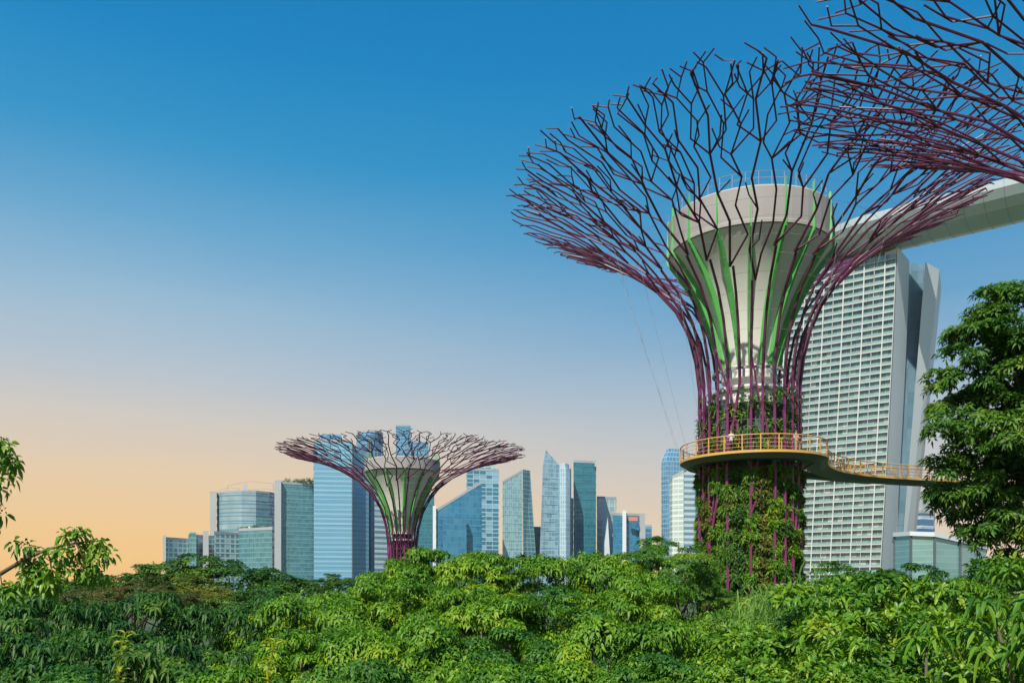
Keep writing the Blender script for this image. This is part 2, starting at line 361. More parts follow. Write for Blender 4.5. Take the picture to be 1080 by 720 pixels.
f_hdb = mat_facade('white_checker_flats', (0.14, 0.28, 0.31), (0.30, 0.45, 0.48), (0.62, 0.67, 0.66), 4.4, 5.2, 0.32, 0.30, seed=12, blank=0.12, cell=0.9)
f_curve = mat_facade('silvery_curved_bands', (0.10, 0.24, 0.30), (0.62, 0.72, 0.75), (0.12, 0.26, 0.31), 10.0, 9.0, 0.18, 0.0, 0.15, 0.3, seed=13, cell=0.1, big=1.2)  # pale tone between the dark bands: bright reflections put into the glass colour
f_frame = mat_facade('open_frame_grid', (0.30, 0.42, 0.46), (0.46, 0.56, 0.58), (0.60, 0.64, 0.62), 8.0, 7.0, 0.15, 0.15, seed=14)
f_cream = mat_facade('cream_bands', (0.50, 0.56, 0.52), (0.66, 0.70, 0.62), (0.74, 0.75, 0.68), 5.0, 5.0, 0.35, 0.08, seed=15)
f_blue2 = mat_facade('steel_blue_glass', (0.10, 0.24, 0.38), (0.24, 0.42, 0.56), (0.28, 0.44, 0.56), 5.0, 3.2, 0.22, 0.16, seed=16)
f_podium = mat_facade('podium_green_glass', (0.18, 0.36, 0.36), (0.32, 0.50, 0.48), (0.30, 0.46, 0.45), 2.2, 8.6, 0.12, 0.0, 0.12, 0.3, cell=0.3, seed=17)

def rooftop(b, px0, px1, D, row, n, seed):
    """leafy shrubs planted along a roof edge"""
    rg = np.random.default_rng(seed); o = b.location; m = n * 60
    x0, x1 = XY(px0, D)[0], XY(px1, D)[0]; c = rg.integers(0, n, m); cx = rg.uniform(x0, x1, n)[c]; hh = rg.uniform(1.5, 5, n)[c]
    P = np.stack([cx - o.x + rg.normal(size=m) * 1.2, D - o.y + rg.uniform(0, 8, m), H + (HOR - row) / F * D + rg.random(m) * hh], 1)
    d = nrm(rg.normal(size=(m, 3))); A = nrm(np.cross(d, rg.normal(size=(m, 3))))
    me = leaves_mesh('roof_garden', P, d, A, rg.uniform(.8, 1.6, m), rg.uniform(.4, .8, m), rg.uniform(0, .5, m), M['leaf_dark'])
    link('roof_garden', me, None, b)['kind'] = 'stuff'
def skyline():
    # far left: low apartment slabs in a stepped row
    b = tower('apartment_block', 'low pale apartment block with white checkered balconies, leftmost on the skyline', rect(172, 199, 760, 30, 25), 567, f_hdb)
    block(b, 'lift_core', rect(172, 175, 757, 12), None, 564, M['grey_clad'])
    b = tower('apartment_block', 'pale checkered apartment block beside the leftmost low block, with a raised teal core', rect(199, 226, 770, 30, 25), 564, f_hdb)
    block(b, 'lift_core', rect(200, 207, 767, 14), None, 561, f_teal)
    b = tower('apartment_block', 'checkered apartment block standing in front of the wide curved glass tower', rect(226, 252, 775, 30, 20), 561, f_hdb)
    block(b, 'lift_core', rect(214, 220, 772, 10), None, 559.5, M['grey_clad'])
    b = tower('apartment_block', 'low teal apartment block with rooftop trees in front of curved glass tower', rect(252, 287, 780, 30, -20), 558, f_teal)
    block(b, 'stair_tower', rect(262, 266, 776, 10), None, 555, f_hdb); block(b, 'balcony_strip', rect(278, 282, 776, 3), None, 557, f_hdb)
    rooftop(b, 253, 286, 782, 558, 20, 3)
    # wide silvery tower with curved bands
    pts = [(229, 1010), (240, 1000), (255, 996), (270, 1000), (284, 1012), (291, 1030), (291, 1060), (229, 1060)]
    b = tower('office_tower', 'wide silvery glass tower with curved bands and one roof chimney', pts, 519, f_curve)
    block(b, 'side_pillar', rect(221.5, 228.5, 1004, 24), None, 518, M['grey_clad'])
    block(b, 'chimney', rect(257, 261, 1020, 10), 521, 510, M['grey_clad'])
    block(b, 'side_wing', rect(272, 287, 985, 20, 8), None, 545, f_teal)
    o = b.location; z_ = H + (HOR - 519) / F * 1020
    for (pa, pb, dz) in ((232, 252, 5), (240, 288, 11), (262, 291, 4)):
        xa, xb = XY(pa, 1022)[0] - o.x, XY(pb, 1024)[0] - o.x; m_ = MB()
        m_.tube([(xa, 1022 - o.y, z_), (xa, 1022 - o.y, z_ + dz * .8), ((xa + xb) / 2, 1023 - o.y, z_ + dz * 1.25), (xb, 1024 - o.y, z_ + dz)], .35, 5); m_.tube([(xb, 1024 - o.y, z_), (xb, 1024 - o.y, z_ + dz)], .35, 5)
        m_.build('maintenance_gantry', M['grey_clad'], b)
    # teal block
    b = tower('office_tower', 'broad teal glass block with concrete side pillar and planted roof', rect(296, 333.5, 930, 40, 18), 508.5, f_teal)
    block(b, 'side_pillar', rect(289.5, 296.5, 925, 36), None, 506, M['grey_clad'])
    rooftop(b, 298, 333, 938, 508, 26, 5)
    for b_, pts_, row in ((b, ((300, 940), (312, 942), (326, 944)), 506), ):
        for px_, D_ in pts_: block(b_, 'roof_plant', rect(px_, px_ + 4, D_, 10), 508.6, row, M['grey_clad'])
    # pale blue banded tower behind the small steel tree
    b = tower('office_tower', 'tall pale blue tower with fine horizontal bands behind the small steel tree', rect(331, 371, 900, 40, 6), 464, f_orq)
    block(b, 'side_wing', rect(371.6, 389, 907, 40, 16), None, 470, f_orq)
    block(b, 'edge_seam', [(371.0, 898), (371.8, 898), (371.8, 912), (371.0, 912)], None, 465, M['slate'])
    block(b, 'crown_block', rect(338, 360, 912, 26), 466, 458, f_orq2)
    # cylinder-topped tower
    pts = [(376 + 14 - 14 * math.cos(a), 1010 - 24 * math.sin(a)) for a in np.linspace(0, math.pi, 9)] + [(404, 1040), (376, 1040)]
    b = tower('office_tower', 'rounded blue tower close beside the pale blue banded tower', pts, 458, f_orq2)
    block(b, 'side_fin', rect(387, 391, 982, 8), None, 462, M['slate'])
    b = tower('apartment_tower', 'white banded tower just left of the small steel trunk', rect(395, 416, 860, 30, 14), 508, f_white)
    b = tower('office_tower', 'tallest blue tower, its flat top above the small steel tree', rect(417.5, 433, 1150, 40), 448, f_orq2)
    block(b, 'shoulder_block', rect(433.3, 452, 1155, 40), None, 466, f_orq2)
    b = tower('office_tower', 'narrow teal tower just right of the small steel trunk', rect(440, 458, 1050, 30), 520, f_teal2)
    # slanted blue glass
    b = tower('office_tower', 'blue glass building with slanted roof rising to the right', rect(460, 508, 800, 40, 12), [538, 508, 508, 538], f_blue)
    block(b, 'edge_frame', rect(456.5, 459.8, 797, 34), None, 533, M['offwhite'])
    block(b, 'front_block', rect(467, 492, 792, 7, 6), None, 546, f_blue)
    b = tower('apartment_tower', 'tall blue tower of checkered balconies behind the slanted blue building', rect(492, 526, 900, 40, 10), 494, f_balc)
    block(b, 'crown_block', rect(497, 522, 908, 20), 495, 491, f_balc)
    # leaning pale tower
    b = tower('office_tower', 'pale green glass tower with slanted top and sloping right edge', rect(530, 551, 880, 40, 8), [508, 496, 496, 508], f_pale)
    block2 = MB(); o = b.location
    bp = [XY(552, 886), XY(568.5, 900), XY(568, 930), XY(553, 926)]; tp = [XY(551.4, 888), XY(559, 898), XY(559, 930), XY(552, 926)]
    zt = H + (HOR - 495) / F * 890
    block2.prism([(p[0]-o.x, p[1]-o.y, 0) for p in bp], [(p[0]-o.x, p[1]-o.y, zt) for p in tp]); block2.build('sloping_wing', f_pale_d, b)
    b = tower('office_block', 'low dark teal block between the sloping pale tower and the pointed tower', rect(561, 571, 960, 30), 556, f_teal2)
    # pointed tower
    bpts = [(567.5, 860), (589, 868), (590, 900), (569, 900)]; pts = [(572.5, 860), (590, 868), (590, 900), (574, 900)]
    b = tower('apartment_tower', 'pointed grey blue glass tower with a sharp sloping peak', pts, [492, 492, 492, 492], f_sail, base_pts=bpts, roof=False)
    mb = MB(); o = b.location
    tz = [H + (HOR - y) / F * 862 for y in (492, 492, 492, 492)]; pk = [H + (HOR - y) / F * 862 for y in (474, 489.5, 489.5, 474)]
    low = [XY(*p) for p in pts]; hi = [XY(575.5, 862), XY(590, 868), XY(590, 898), XY(576, 898)]
    mb.prism([(p[0]-o.x, p[1]-o.y, z + .003) for p, z in zip(low, tz)], [(p[0]-o.x, p[1]-o.y, z) for p, z in zip(hi, pk)]); mb.build('peak', f_sail, b)
    pts = [(590.5, 864), (597, 862), (601, 866), (602.5, 876), (602.5, 905), (590.5, 905)]
    b2 = block(b, 'side_wing', pts, None, 493, f_sail2); block(b, 'wing_crown', [(591.2, 866), (596, 864.5), (599, 868), (600, 876), (600, 900), (591.2, 900)], 494, 488.5, f_sail2)
    # teal slab
    b = tower('office_tower', 'flat topped deep teal tower right of the pointed tower', rect(605, 628.5, 900, 40, 6), 486, f_teal2)
    block(b, 'side_wing', rect(601.6, 604.7, 903, 30), None, 525, f_teal)
    block(b, 'edge_frame', rect(627, 628.8, 901, 38), 492, 484.5, M['grey_clad'])
    b = tower('office_tower', 'grey framed tower with a white slanted wedge at its foot', rect(629.5, 650, 950, 40, 6), 524, f_frame)
    mb = MB(); o = b.location
    mb.prism([(XY(630, 930)[0]-o.x, 930-o.y, 0), (XY(646, 932)[0]-o.x, 932-o.y, 0), (XY(646, 942)[0]-o.x, 942-o.y, 0), (XY(630, 940)[0]-o.x, 940-o.y, 0)],
             [(XY(640, 930)[0]-o.x, 930-o.y, 90), (XY(641, 932)[0]-o.x, 932-o.y, 90), (XY(641, 942)[0]-o.x, 942-o.y, 90), (XY(640, 940)[0]-o.x, 940-o.y, 90)])
    mb.build('slanted_wedge', M['offwhite'], b)
    b = tower('office_block', 'low blue block with white lift strip and orange roof sign', rect(646.5, 680, 840, 30, 10), 541.5, f_blue)
    block(b, 'lift_strip', rect(656.5, 660.5, 836, 12), None, 538, M['offwhite'])
    block(b, 'side_wall', rect(674.5, 680.3, 844, 26), None, 541, M['grey_clad'])
    block(b, 'roof_sign', rect(663, 672.5, 836, 2), 549, 545, mat_plain('orange_sign', (0.62, 0.20, 0.10), 0.5))
    b = tower('office_block', 'small dark blue block right of the orange sign block', rect(680.5, 687.5, 900, 20), 554, f_orq2)
    # towers left of the planted trunk
    b = tower('office_tower', 'steel blue tower with chamfered top left of the planted trunk', [(697.5, 902), (703, 895), (722, 900), (722, 930), (697.5, 930)], 487, f_blue2, roof=False)
    o = b.location; mb = MB(); z0 = H + (HOR - 487) / F * 902; z1 = H + (HOR - 473.5) / F * 902
    lo = [XY(*p) for p in [(697.5, 902), (703, 895), (722, 900), (722, 930), (697.5, 930)]]; hi = [XY(*p) for p in [(703, 905), (706, 898), (722, 902), (722, 928), (703, 928)]]
    mb.prism([(p[0]-o.x, p[1]-o.y, z0 + .003) for p in lo], [(p[0]-o.x, p[1]-o.y, z1) for p in hi]); mb.build('chamfered_top', f_blue2, b)
    pts = [(706, 812), (708, 806), (721, 800)]
    b = tower('office_tower', 'rounded cream and teal banded block hidden partly by the planted trunk', [(706, 815), (709, 806), (721, 800), (724, 840), (708, 840)], [508, 503, 496, 496, 508], f_cream)
    block(b, 'glass_wing', [(721.4, 801), (733, 803), (741, 812), (742, 840), (722, 836)], None, 497.5, f_white)
    # far right between hotel and tall dark tree
    b = tower('office_tower', 'small blue and white banded tower low beside the leaning hotel', [(960, 700), (972, 690), (985, 698), (986, 730), (960, 730)], 540,
              mat_facade('navy_white_bands', (0.05, 0.14, 0.30), (0.10, 0.24, 0.42), (0.60, 0.64, 0.66), 7.6, 60, 0.32, 0.0, seed=20))
    block(b, 'crown_block', [(962, 702), (972, 696), (984, 700), (984, 724), (962, 724)], 541, 522, M['grey_clad'])
skyline()

# ------------------------------------------------------------------ hotel with leaning legs and ship-like deck
def hotel():
    root = empty('hotel_tower', (215, 470, 0), 'huge white gridded hotel tower with leaning end walls and ship-like roof deck', 'hotel')
    o = root.location
    def Lc(x, y, z): return Vector((x - o.x, y - o.y, z))
    al = math.radians(36); u = Vector((math.cos(al), -math.sin(al))); v = Vector((math.sin(al), math.cos(al))); n = -v
    Bt = Vector((202.5, 450)); At = Bt - u * 68
    zt = 189.0; shift = 9.0
    def off(z): return -u * (shift * (1 - z / zt) ** 1.2)
    def corner(base, z): q = base + off(z); return q
    # recessed glazing wall
    mb = MB(); K = 12
    for k in range(K):
        z0, z1 = zt * k / K, zt * (k + 1) / K
        a0, b0 = corner(At, z0), corner(Bt, z0); a1, b1 = corner(At, z1), corner(Bt, z1)
        mb.add([Lc(*(a0), z0), Lc(*(b0), z0), Lc(*(b1), z1), Lc(*(a1), z1)], [(0, 1, 2, 3)], [[(0, z0), (68, z0), (68, z1), (0, z1)]])
    mb.build('glazing', M['mbs_glass'], root)
    # floor slabs, balcony glass and fins stand proud of it
    fl = MB(); pg = MB(); fh = 3.95; nf = int(zt / fh)
    for k in range(1, nf + 1):
        z = k * fh
        a, b_ = corner(At, z) + n * 0.0, corner(Bt, z) + n * 0.0
        fl.beam(Lc(*a, z), Lc(*b_, z), (n.x, n.y, 0), 1.35, 0.48)
        if k < nf: pg.beam(Lc(*(a + n * 1.25), z + 0.48), Lc(*(b_ + n * 1.25), z + 0.48), (n.x, n.y, 0), 0.12, 1.0)
    fl.build('floor_slabs', M['white_paint'], root); pg.build('balcony_glass', M['railglass'], root)
    fins = MB(); nb = 13
    for i in range(nb + 1):
        w = 0.55 if i % 2 == 0 else 0.25; dp = 1.6 if i % 2 == 0 else 1.2
        for k in range(K):
            z0, z1 = zt * k / K, zt * (k + 1) / K
            p0 = corner(At + u * (68 * i / nb), z0); p1 = corner(At + u * (68 * i / nb), z1)
            q0, q1 = p0 + u * w, p1 + u * w
            f0, f1, g0, g1 = p0 + n * dp, p1 + n * dp, q0 + n * dp, q1 + n * dp
            fins.add([Lc(*p0, z0), Lc(*f0, z0), Lc(*g0, z0), Lc(*q0, z0), Lc(*p1, z1), Lc(*f1, z1), Lc(*g1, z1), Lc(*q1, z1)],
                     [(0, 1, 5, 4), (1, 2, 6, 5), (2, 3, 7, 6)])
    fins.build('balcony_fins', M['white_paint'], root)
    # end wall of the front leg
    def leg(pb, pt, z1, mat, name):
        m_ = MB(); m_.prism([Lc(*p, 0) for p in pb], [Lc(*p, z1) for p in pt]); return m_.build(name, mat, root)
    B0 = Bt + u * 0.95 + n * 1.6; T = 26
    top_ = [B0, B0 + u * 0.8 + v * T, B0 + v * T - u * 60, B0 - u * 1.0 + v * 3.2]
    K2 = 10
    mb = MB()
    for k in range(K2):
        z0, z1 = (zt + 3) * k / K2, (zt + 3) * (k + 1) / K2
        lo_ = [p + off(z0 if z0 < zt else zt) for p in top_]; hi_ = [p + off(min(z1, zt)) for p in top_]
        mb.prism([Lc(*p, z0) for p in lo_], [Lc(*p, z1) for p in hi_], roof=(k == K2 - 1))
    mb.build('end_wall', M['offwhite'], root)
    # atrium glass between the legs and the rear leg
    def P(px, D): return Vector(XY(px, D))
    leg([P(944, 478), P(953, 482), P(953, 500), P(940, 500)], [P(955, 478), P(978, 482), P(978, 500), P(950, 500)], zt + 6, M['gap_glass'], 'atrium_glass')
    leg([P(946, 470), P(955, 482), P(958, 512), P(948, 500)], [P(976, 470), P(991, 482), P(993, 512), P(978, 500)], zt + 3, M['offwhite'], 'rear_leg')
    # roof deck: boat-shaped hull on top, running past the towers
    far = Vector((224, 457)); uu = Vector((0.783, -0.622)); vv = Vector((0.622, 0.783)); cen = far - vv * 17
    prof = [(-19, 13), (-18.6, 9.5), (-16, 5.5), (-11, 2.2), (-4, 0.5), (4, 0.2), (11, 1.6), (16, 5), (18.6, 9.5), (19, 13)]
    ts = np.linspace(-62, 190, 60); vs_ = []; np_ = len(prof)
    for t in ts:
        taper = min(1, ((t + 62) / 34) ** 0.5 if t < -28 else 1) * (1 if t < 130 else max(0.05, 1 - ((t - 130) / 60) ** 2))
        bend = 6e-4 * t * t
        for (w, h_) in prof:
            q = cen + uu * t + vv * (w * max(taper, 0.06) + bend * 0)
            vs_.append(Lc(q.x, q.y, zt + 4 + (h_ - 13) * (0.35 + 0.65 * taper) + 13))
    fs_ = []
    for i in range(len(ts) - 1):
        for k in range(np_ - 1):
            fs_.append((i*np_+k, i*np_+k+1, (i+1)*np_+k+1, (i+1)*np_+k))
        fs_.append((i*np_+np_-1, i*np_, (i+1)*np_, (i+1)*np_+np_-1))
    fs_.append(tuple(range(np_))); fs_.append(tuple((len(ts)-1)*np_+k for k in range(np_-1, -1, -1)))
    mb = MB(); mb.add(vs_, fs_); hull = mb.build('roof_deck', M['hull'], root)
    seam = MB()
    for t in np.arange(-50, 185, 9.0):
        taper = 1 if t < 130 else max(0.05, 1 - ((t - 130) / 60) ** 2)
        if t < -28: taper = ((t + 62) / 34) ** 0.5
        pts = []
        for (w, h_) in prof:
            q = cen + uu * t + vv * (w * taper * 1.003); pts.append(Lc(q.x, q.y, zt + 4 + (h_ - 13) * (0.35 + 0.65 * taper) + 13 - 0.05))
        seam.tube(pts, 0.13, 4)
    seam.build('panel_seams', M['grey_clad'], hull)
    # neck between tower and deck
    mb = MB(); q = [At + v * 4, Bt - u * 3 + v * 4, Bt - u * 3 + v * 22, At + v * 22]
    mb.prism([Lc(*p, zt - 1) for p in q], [Lc(*p, zt + 8) for p in q]); mb.build('deck_support', M['slate'], root)
hotel()

def podium():
    pts = [(943, 330), (960, 318), (985, 312), (1012, 318), (1040, 330), (1040, 370), (943, 370)]
    xy = [XY(*p) for p in pts]; cx = sum(p[0] for p in xy) / 7; cy = sum(p[1] for p in xy) / 7
    root = empty('glass_pavilion', (cx, cy, 0), 'low curved green glass pavilion at the foot of the leaning hotel', 'building')
    zt = [H + (HOR - y) / F * 320 for y in (564, 565, 567, 572, 578, 578, 564)]
    mb = MB(); mb.prism([(p[0]-cx, p[1]-cy, 0) for p in xy], [(p[0]-cx, p[1]-cy, z) for p, z in zip(xy, zt)], roof=False); mb.build('wall', f_podium, root)
    mb = MB(); ex = [((p[0]-cx) * 1.03, (p[1]-cy) * 1.05) for p in xy]
    mb.prism([(p[0], p[1], z) for p, z in zip(ex, zt)], [(p[0], p[1], z + 1.6) for p, z in zip(ex, zt)])
    mb.add([(p[0], p[1], z) for p, z in zip(ex, zt)], [(6, 5, 4, 3, 2, 1, 0)])
    mb.build('roof', M['offwhite'], root)
    for k in range(4):
        a, b = Vector((*xy[k], 0)), Vector((*xy[k + 1], 0)); m_ = MB()
        p = a; m_.beam((p.x - cx - .3, p.y - cy - .6, 0), (p.x - cx + .5, p.y - cy - .6, 0), (0, 1, 0), .5, zt[k] - .01)
        m_.build('mullion', M['slate'], root)
podium()

def crown_points(lobes, rng, dens, zmin=-0.45):
    """clump centres on the skin of a union of uneven lobes, with outward directions"""
    Pc, Dc = [], []
    for (cx, cy, cz, rx, rz) in lobes:
        m = max(6, int(dens * 4 * math.pi * rx * (rx + rz) / 2))
        d = nrm(rng.normal(size=(m, 3))); d = d[d[:, 2] > zmin]
        rad = rng.uniform(JIT[0], JIT[1], size=(len(d), 1))
        p = np.array([cx, cy, cz]) + d * np.array([rx, rx, rz]) * rad
        keep = np.ones(len(p), bool)
        for (ox, oy, oz, sx, sz) in lobes:
            if (ox, oy, oz) == (cx, cy, cz): continue
            q = (p - np.array([ox, oy, oz])) / np.array([sx, sx, sz]); keep &= (q ** 2).sum(1) > 0.45
        Pc.append(p[keep]); Dc.append(nrm(d[keep] / np.array([rx, rx, rz])))
    return np.concatenate(Pc), np.concatenate(Dc)
def crown_mesh(name, lobes, seed, mat, *a_, jit=(0.78, 1.08), **k_):
    global JIT
    JIT = jit
    return crown_mesh_(name, lobes, seed, mat, *a_, **k_)
JIT = (0.78, 1.08)
def crown_mesh_(name, lobes, seed, mat, dens=0.75, clump=0.75, nros=14, nleaf=9, L=0.32, Wr=0.34, droop=0.35, upb=0.6, quality=1, spread=(55, 100), zmin=-0.45):
    rng = np.random.default_rng(seed)
    Pc, Dc = crown_points(lobes, rng, dens, zmin)
    m = len(Pc)
    cs = clump * rng.uniform(0.6, 1.35, size=(m, 1))
    rd = nrm(Dc[:, None, :] * 0.45 + UP * upb * 1.0 + nrm(rng.normal(size=(m, nros, 3))) * 1.1)
    rp = Pc[:, None, :] + rd * cs[:, None, :] * rng.uniform(0.72, 1.0, size=(m, nros, 1)) * np.array([1.3, 1.3, 0.62])
    rp = rp.reshape(-1, 3); ax = nrm(rd.reshape(-1, 3) + UP * upb + rng.normal(size=rp.shape) * 0.25)
    q = len(rp)
    t1 = nrm(np.cross(ax, rng.normal(size=ax.shape))); t2 = np.cross(ax, t1)
    az = (np.arange(nleaf) * 2.39996)[None, :] + rng.uniform(0, 6.28, size=(q, 1)) + rng.normal(size=(q, nleaf)) * 0.25
    el = np.radians(rng.uniform(spread[0], spread[1], size=(q, nleaf)))
    rad = t1[:, None, :] * np.cos(az)[..., None] + t2[:, None, :] * np.sin(az)[..., None]
    D = nrm(ax[:, None, :] * np.cos(el)[..., None] + rad * np.sin(el)[..., None])
    A = nrm(ax[:, None, :] * np.sin(el)[..., None] - rad * np.cos(el)[..., None] + rng.normal(size=D.shape) * 0.15)
    P = rp[:, None, :] - ax[:, None, :] * (np.linspace(0, 0.35, nleaf) * L)[None, :, None]
    P = P.reshape(-1, 3); D = D.reshape(-1, 3); A = A.reshape(-1, 3); N_ = len(P)
    Ln = L * rng.uniform(0.65, 1.2, N_); Wd = Ln * Wr * rng.uniform(0.85, 1.15, N_); dr = droop * rng.uniform(0.5, 1.5, N_)
    return leaves_mesh(name, P + D * 0.04, D, A, Ln, Wd, dr, mat, quality), Pc
def limbs(mb, base, top, targets, r0, rng, fork=0.55):
    """tapered trunk from base to top, with limbs to the targets"""
    base = Vector(base); top = Vector(top); pts = []
    for k in range(6):
        t = k / 5; pts.append(base.lerp(top, t) + Vector((rng.uniform(-.1, .1), rng.uniform(-.1, .1), 0)) * (r0 * 4 * t))
    mb.tube(pts, [r0 * (1.25 - 0.75 * k / 5) for k in range(6)], 9)
    for t in targets:
        t = Vector(t); s = rng.uniform(fork, 0.95); a = base.lerp(top, s); mid = a.lerp(t, 0.5) + Vector((rng.uniform(-.2, .2), rng.uniform(-.2, .2), rng.uniform(-.1, .35)))
        mb.tube([a, a.lerp(mid, .5) + Vector((0, 0, -.1)), mid, t], [r0 * .42, r0 * .32, r0 * .22, r0 * .07], 6)

CROWNS = {}
def variant(kind, k):
    key = (kind, k)
    if key in CROWNS: return CROWNS[key]
    rng = random.Random(hash(kind) % 7 + k * 13 + len(kind))
    rng = random.Random(sum(map(ord, kind)) + 17 * k)
    lob = []
    if kind == 'bright':      # unit crown: radius about 1 in plan, built at 3.2 m
        lob = [(0, 0, 0, 2.5, 1.9)] + [(2.0 * math.cos(a), 2.0 * math.sin(a), rng.uniform(-.5, .35), rng.uniform(1.1, 1.6), rng.uniform(.9, 1.25)) for a in [i * 1.05 + rng.uniform(-.3, .3) for i in range(6)]] + [(rng.uniform(-.8, .8), rng.uniform(-.8, .8), 1.2, 1.2, .9)]
        me, pc = crown_mesh('bright_crown', lob, 100 + k, M['leaf_bright'], 0.36, 0.76, 56, 8, 0.18, 0.5, 0.5, 0.9)
    elif kind == 'mid':
        lob = [(0, 0, 0, 2.2, 2.0)] + [(1.9 * math.cos(a), 1.9 * math.sin(a), rng.uniform(-.6, .5), rng.uniform(1.1, 1.5), rng.uniform(1, 1.3)) for a in [i * 1.05 + rng.uniform(-.3, .3) for i in range(6)]] + [(0, 0, 1.3, 1.2, .9)]
        me, pc = crown_mesh('mid_crown', lob, 200 + k, M['leaf_mid'], 0.60, 0.60, 44, 8, 0.155, 0.54, 0.45, 0.9)
    elif kind == 'droop':
        lob = [(0, 0, 0, 2.4, 1.9)] + [(2.0 * math.cos(a), 2.0 * math.sin(a), rng.uniform(-.7, .3), rng.uniform(1.1, 1.5), rng.uniform(1, 1.25)) for a in [i * 1.05 + rng.uniform(-.3, .3) for i in range(6)]] + [(rng.uniform(-.6, .6), rng.uniform(-.6, .6), 1.2, 1.1, .8)]
        me, pc = crown_mesh('drooping_crown', lob, 300 + k, M['leaf_dark'], 0.40, 0.68, 24, 10, 0.25, 0.36, 0.85, 0.95, spread=(60, 105))
    elif kind in ('flat', 'olive', 'rust'):
        lob = [(0, 0, 0, 2.6, 1.0)] + [(rng.uniform(1.8, 2.8) * math.cos(a), rng.uniform(1.8, 2.8) * math.sin(a), rng.uniform(-.5, .35), rng.uniform(1.0, 1.5), rng.uniform(.55, .8)) for a in [i * .9 + rng.uniform(-.3, .3) for i in range(7)]] + [(rng.uniform(-1, 1), rng.uniform(-1, 1), .9, 1.1, .6)]
        me, pc = crown_mesh(kind + '_crown', lob, 400 + k, M['leaf_dark'] if kind == 'flat' else M['leaf_olive'] if kind == 'olive' else M['leaf_rust'], 1.5, 0.45, 26, 8, 0.16, 0.5, 0.25, 0.8)
    elif kind == 'mango':
        lob = [(0, 0, 0, 1.9, 1.5)] + [(1.6 * math.cos(a), 1.6 * math.sin(a), rng.uniform(-.4, .4), rng.uniform(.8, 1.2), rng.uniform(.7, 1.0)) for a in [i * 1.25 + rng.uniform(-.3, .3) for i in range(5)]]
        me, pc = crown_mesh('mango_crown', lob, 500 + k, M['leaf_mango'], 1.1, 0.44, 24, 10, 0.165, 0.40, 0.45, 0.85, quality=2, spread=(30, 95))
    elif kind == 'large':
        lob = [(0, 0, 0, 1.5, 1.1)] + [(1.2 * math.cos(a), 1.2 * math.sin(a), rng.uniform(-.3, .3), .8, .7) for a in (0, 1.3, 2.5, 3.8, 5.0)]
        me, pc = crown_mesh('large_leaf_crown', lob, 700 + k, M['leaf_mango'], 1.0, 0.42, 6, 8, 0.34, 0.30, 0.9, 0.7, quality=2, spread=(45, 100))
    elif kind == 'frond':
        lob = [(0, 0, 0, 1.5, 1.6), (1.1, .3, -.5, 1.1, 1.2), (-.9, -.4, -.4, 1.1, 1.2)]
        me, pc = crown_mesh('frond_crown', lob, 600 + k, M['leaf_frond'], 0.8, 0.5, 7, 12, 1.2, 0.036, 0.95, 1.0, quality=2, spread=(15, 75))
    CROWNS[key] = (me, pc); return CROWNS[key]

def tree(kind, k, px, ytop, D, rx, label, name='broadleaf_tree', rz=None, rot=None, group='trees of the foreground'):
    """rx crown radius in metres; ytop the pixel row of the crown's top"""
    me, pc = variant(kind, k)
    ext = float(np.abs(pc[:, :2]).max()); topz = float(pc[:, 2].max()) + 0.4
    s = rx / ext; sz = (rz or rx * (0.46 if kind in ('flat', 'olive', 'rust') else 0.95 if kind in ('bright', 'mid') else 0.85)) / topz
    top = W(px, ytop, D); cz = top.z - topz * sz
    root = empty(name, (top.x, D, 0), label, 'tree', group)
    rr = random.Random(int(px * 7 + D * 13)); r = rr.uniform(0, 6.28) if rot is None else rot
    cr = link('crown', me, None, root, (0, 0, cz)); cr.scale = (s, s, sz); cr.rotation_euler = (0, 0, r)
    mb = MB(); tg = []
    for i in rr.sample(range(len(pc)), 12):
        p = pc[i]; c_, s_ = math.cos(r), math.sin(r)
        tg.append((s * (p[0] * c_ - p[1] * s_) * .9, s * (p[0] * s_ + p[1] * c_) * .9, cz + sz * p[2] * .9))
    limbs(mb, (rr.uniform(-.3, .3), rr.uniform(-.3, .3), 0), (0, 0, cz + .2 * sz), tg, 0.11 + 0.035 * rx, rr)
    mb.build('trunk', M['bark'], root, smooth=True)
    return root

# ------------------------------------------------------------------ steel trees
class Surf:
    """surface of revolution given by a profile of (radius, height)"""
    def __init__(s, prof, rneck, kfun=None):
        pts = [Vector(p) for p in prof]; dense = []
        for i in range(len(pts) - 1):
            p0, p1, p2, p3 = pts[max(i-1, 0)], pts[i], pts[i+1], pts[min(i+2, len(pts)-1)]
            for k in range(8):
                t = k / 8
                dense.append(0.5 * ((2*p1) + (p2-p0)*t + (2*p0-5*p1+4*p2-p3)*t*t + (3*p1-p0-3*p2+p3)*t**3))
        dense.append(pts[-1]); s.p = dense; s.s = [0]
        for a, b in zip(dense, dense[1:]): s.s.append(s.s[-1] + (b - a).length)
        s.L = s.s[-1]; s.rn = rneck; s.k = kfun
    def rz(s, t):
        if t >= s.L:
            d = (s.p[-1] - s.p[-3]).normalized(); q = s.p[-1] + d * (t - s.L); return q.x, q.y
        import bisect
        i = max(0, min(len(s.s) - 2, bisect.bisect_right(s.s, t) - 1)); f = (t - s.s[i]) / max(1e-9, s.s[i+1] - s.s[i])
        q = s.p[i].lerp(s.p[i+1], max(0, min(1, f))); return q.x, q.y
    def P(s, th, t, lift=0.0):
        r, z = s.rz(t)
        if s.k and r > s.rn: r = s.rn + (r - s.rn) * s.k(th)
        return Vector((r * math.cos(th), r * math.sin(th), z + lift))
    def s_at_z(s, z):
        for a, p in zip(s.s, s.p):
            if p.y >= z: return a
        return s.L
    def s_at_r(s, r):
        for a, p in zip(s.s, s.p):
            if p.x >= r and p.y > s.p[-1].y * .5: return a
        return s.L

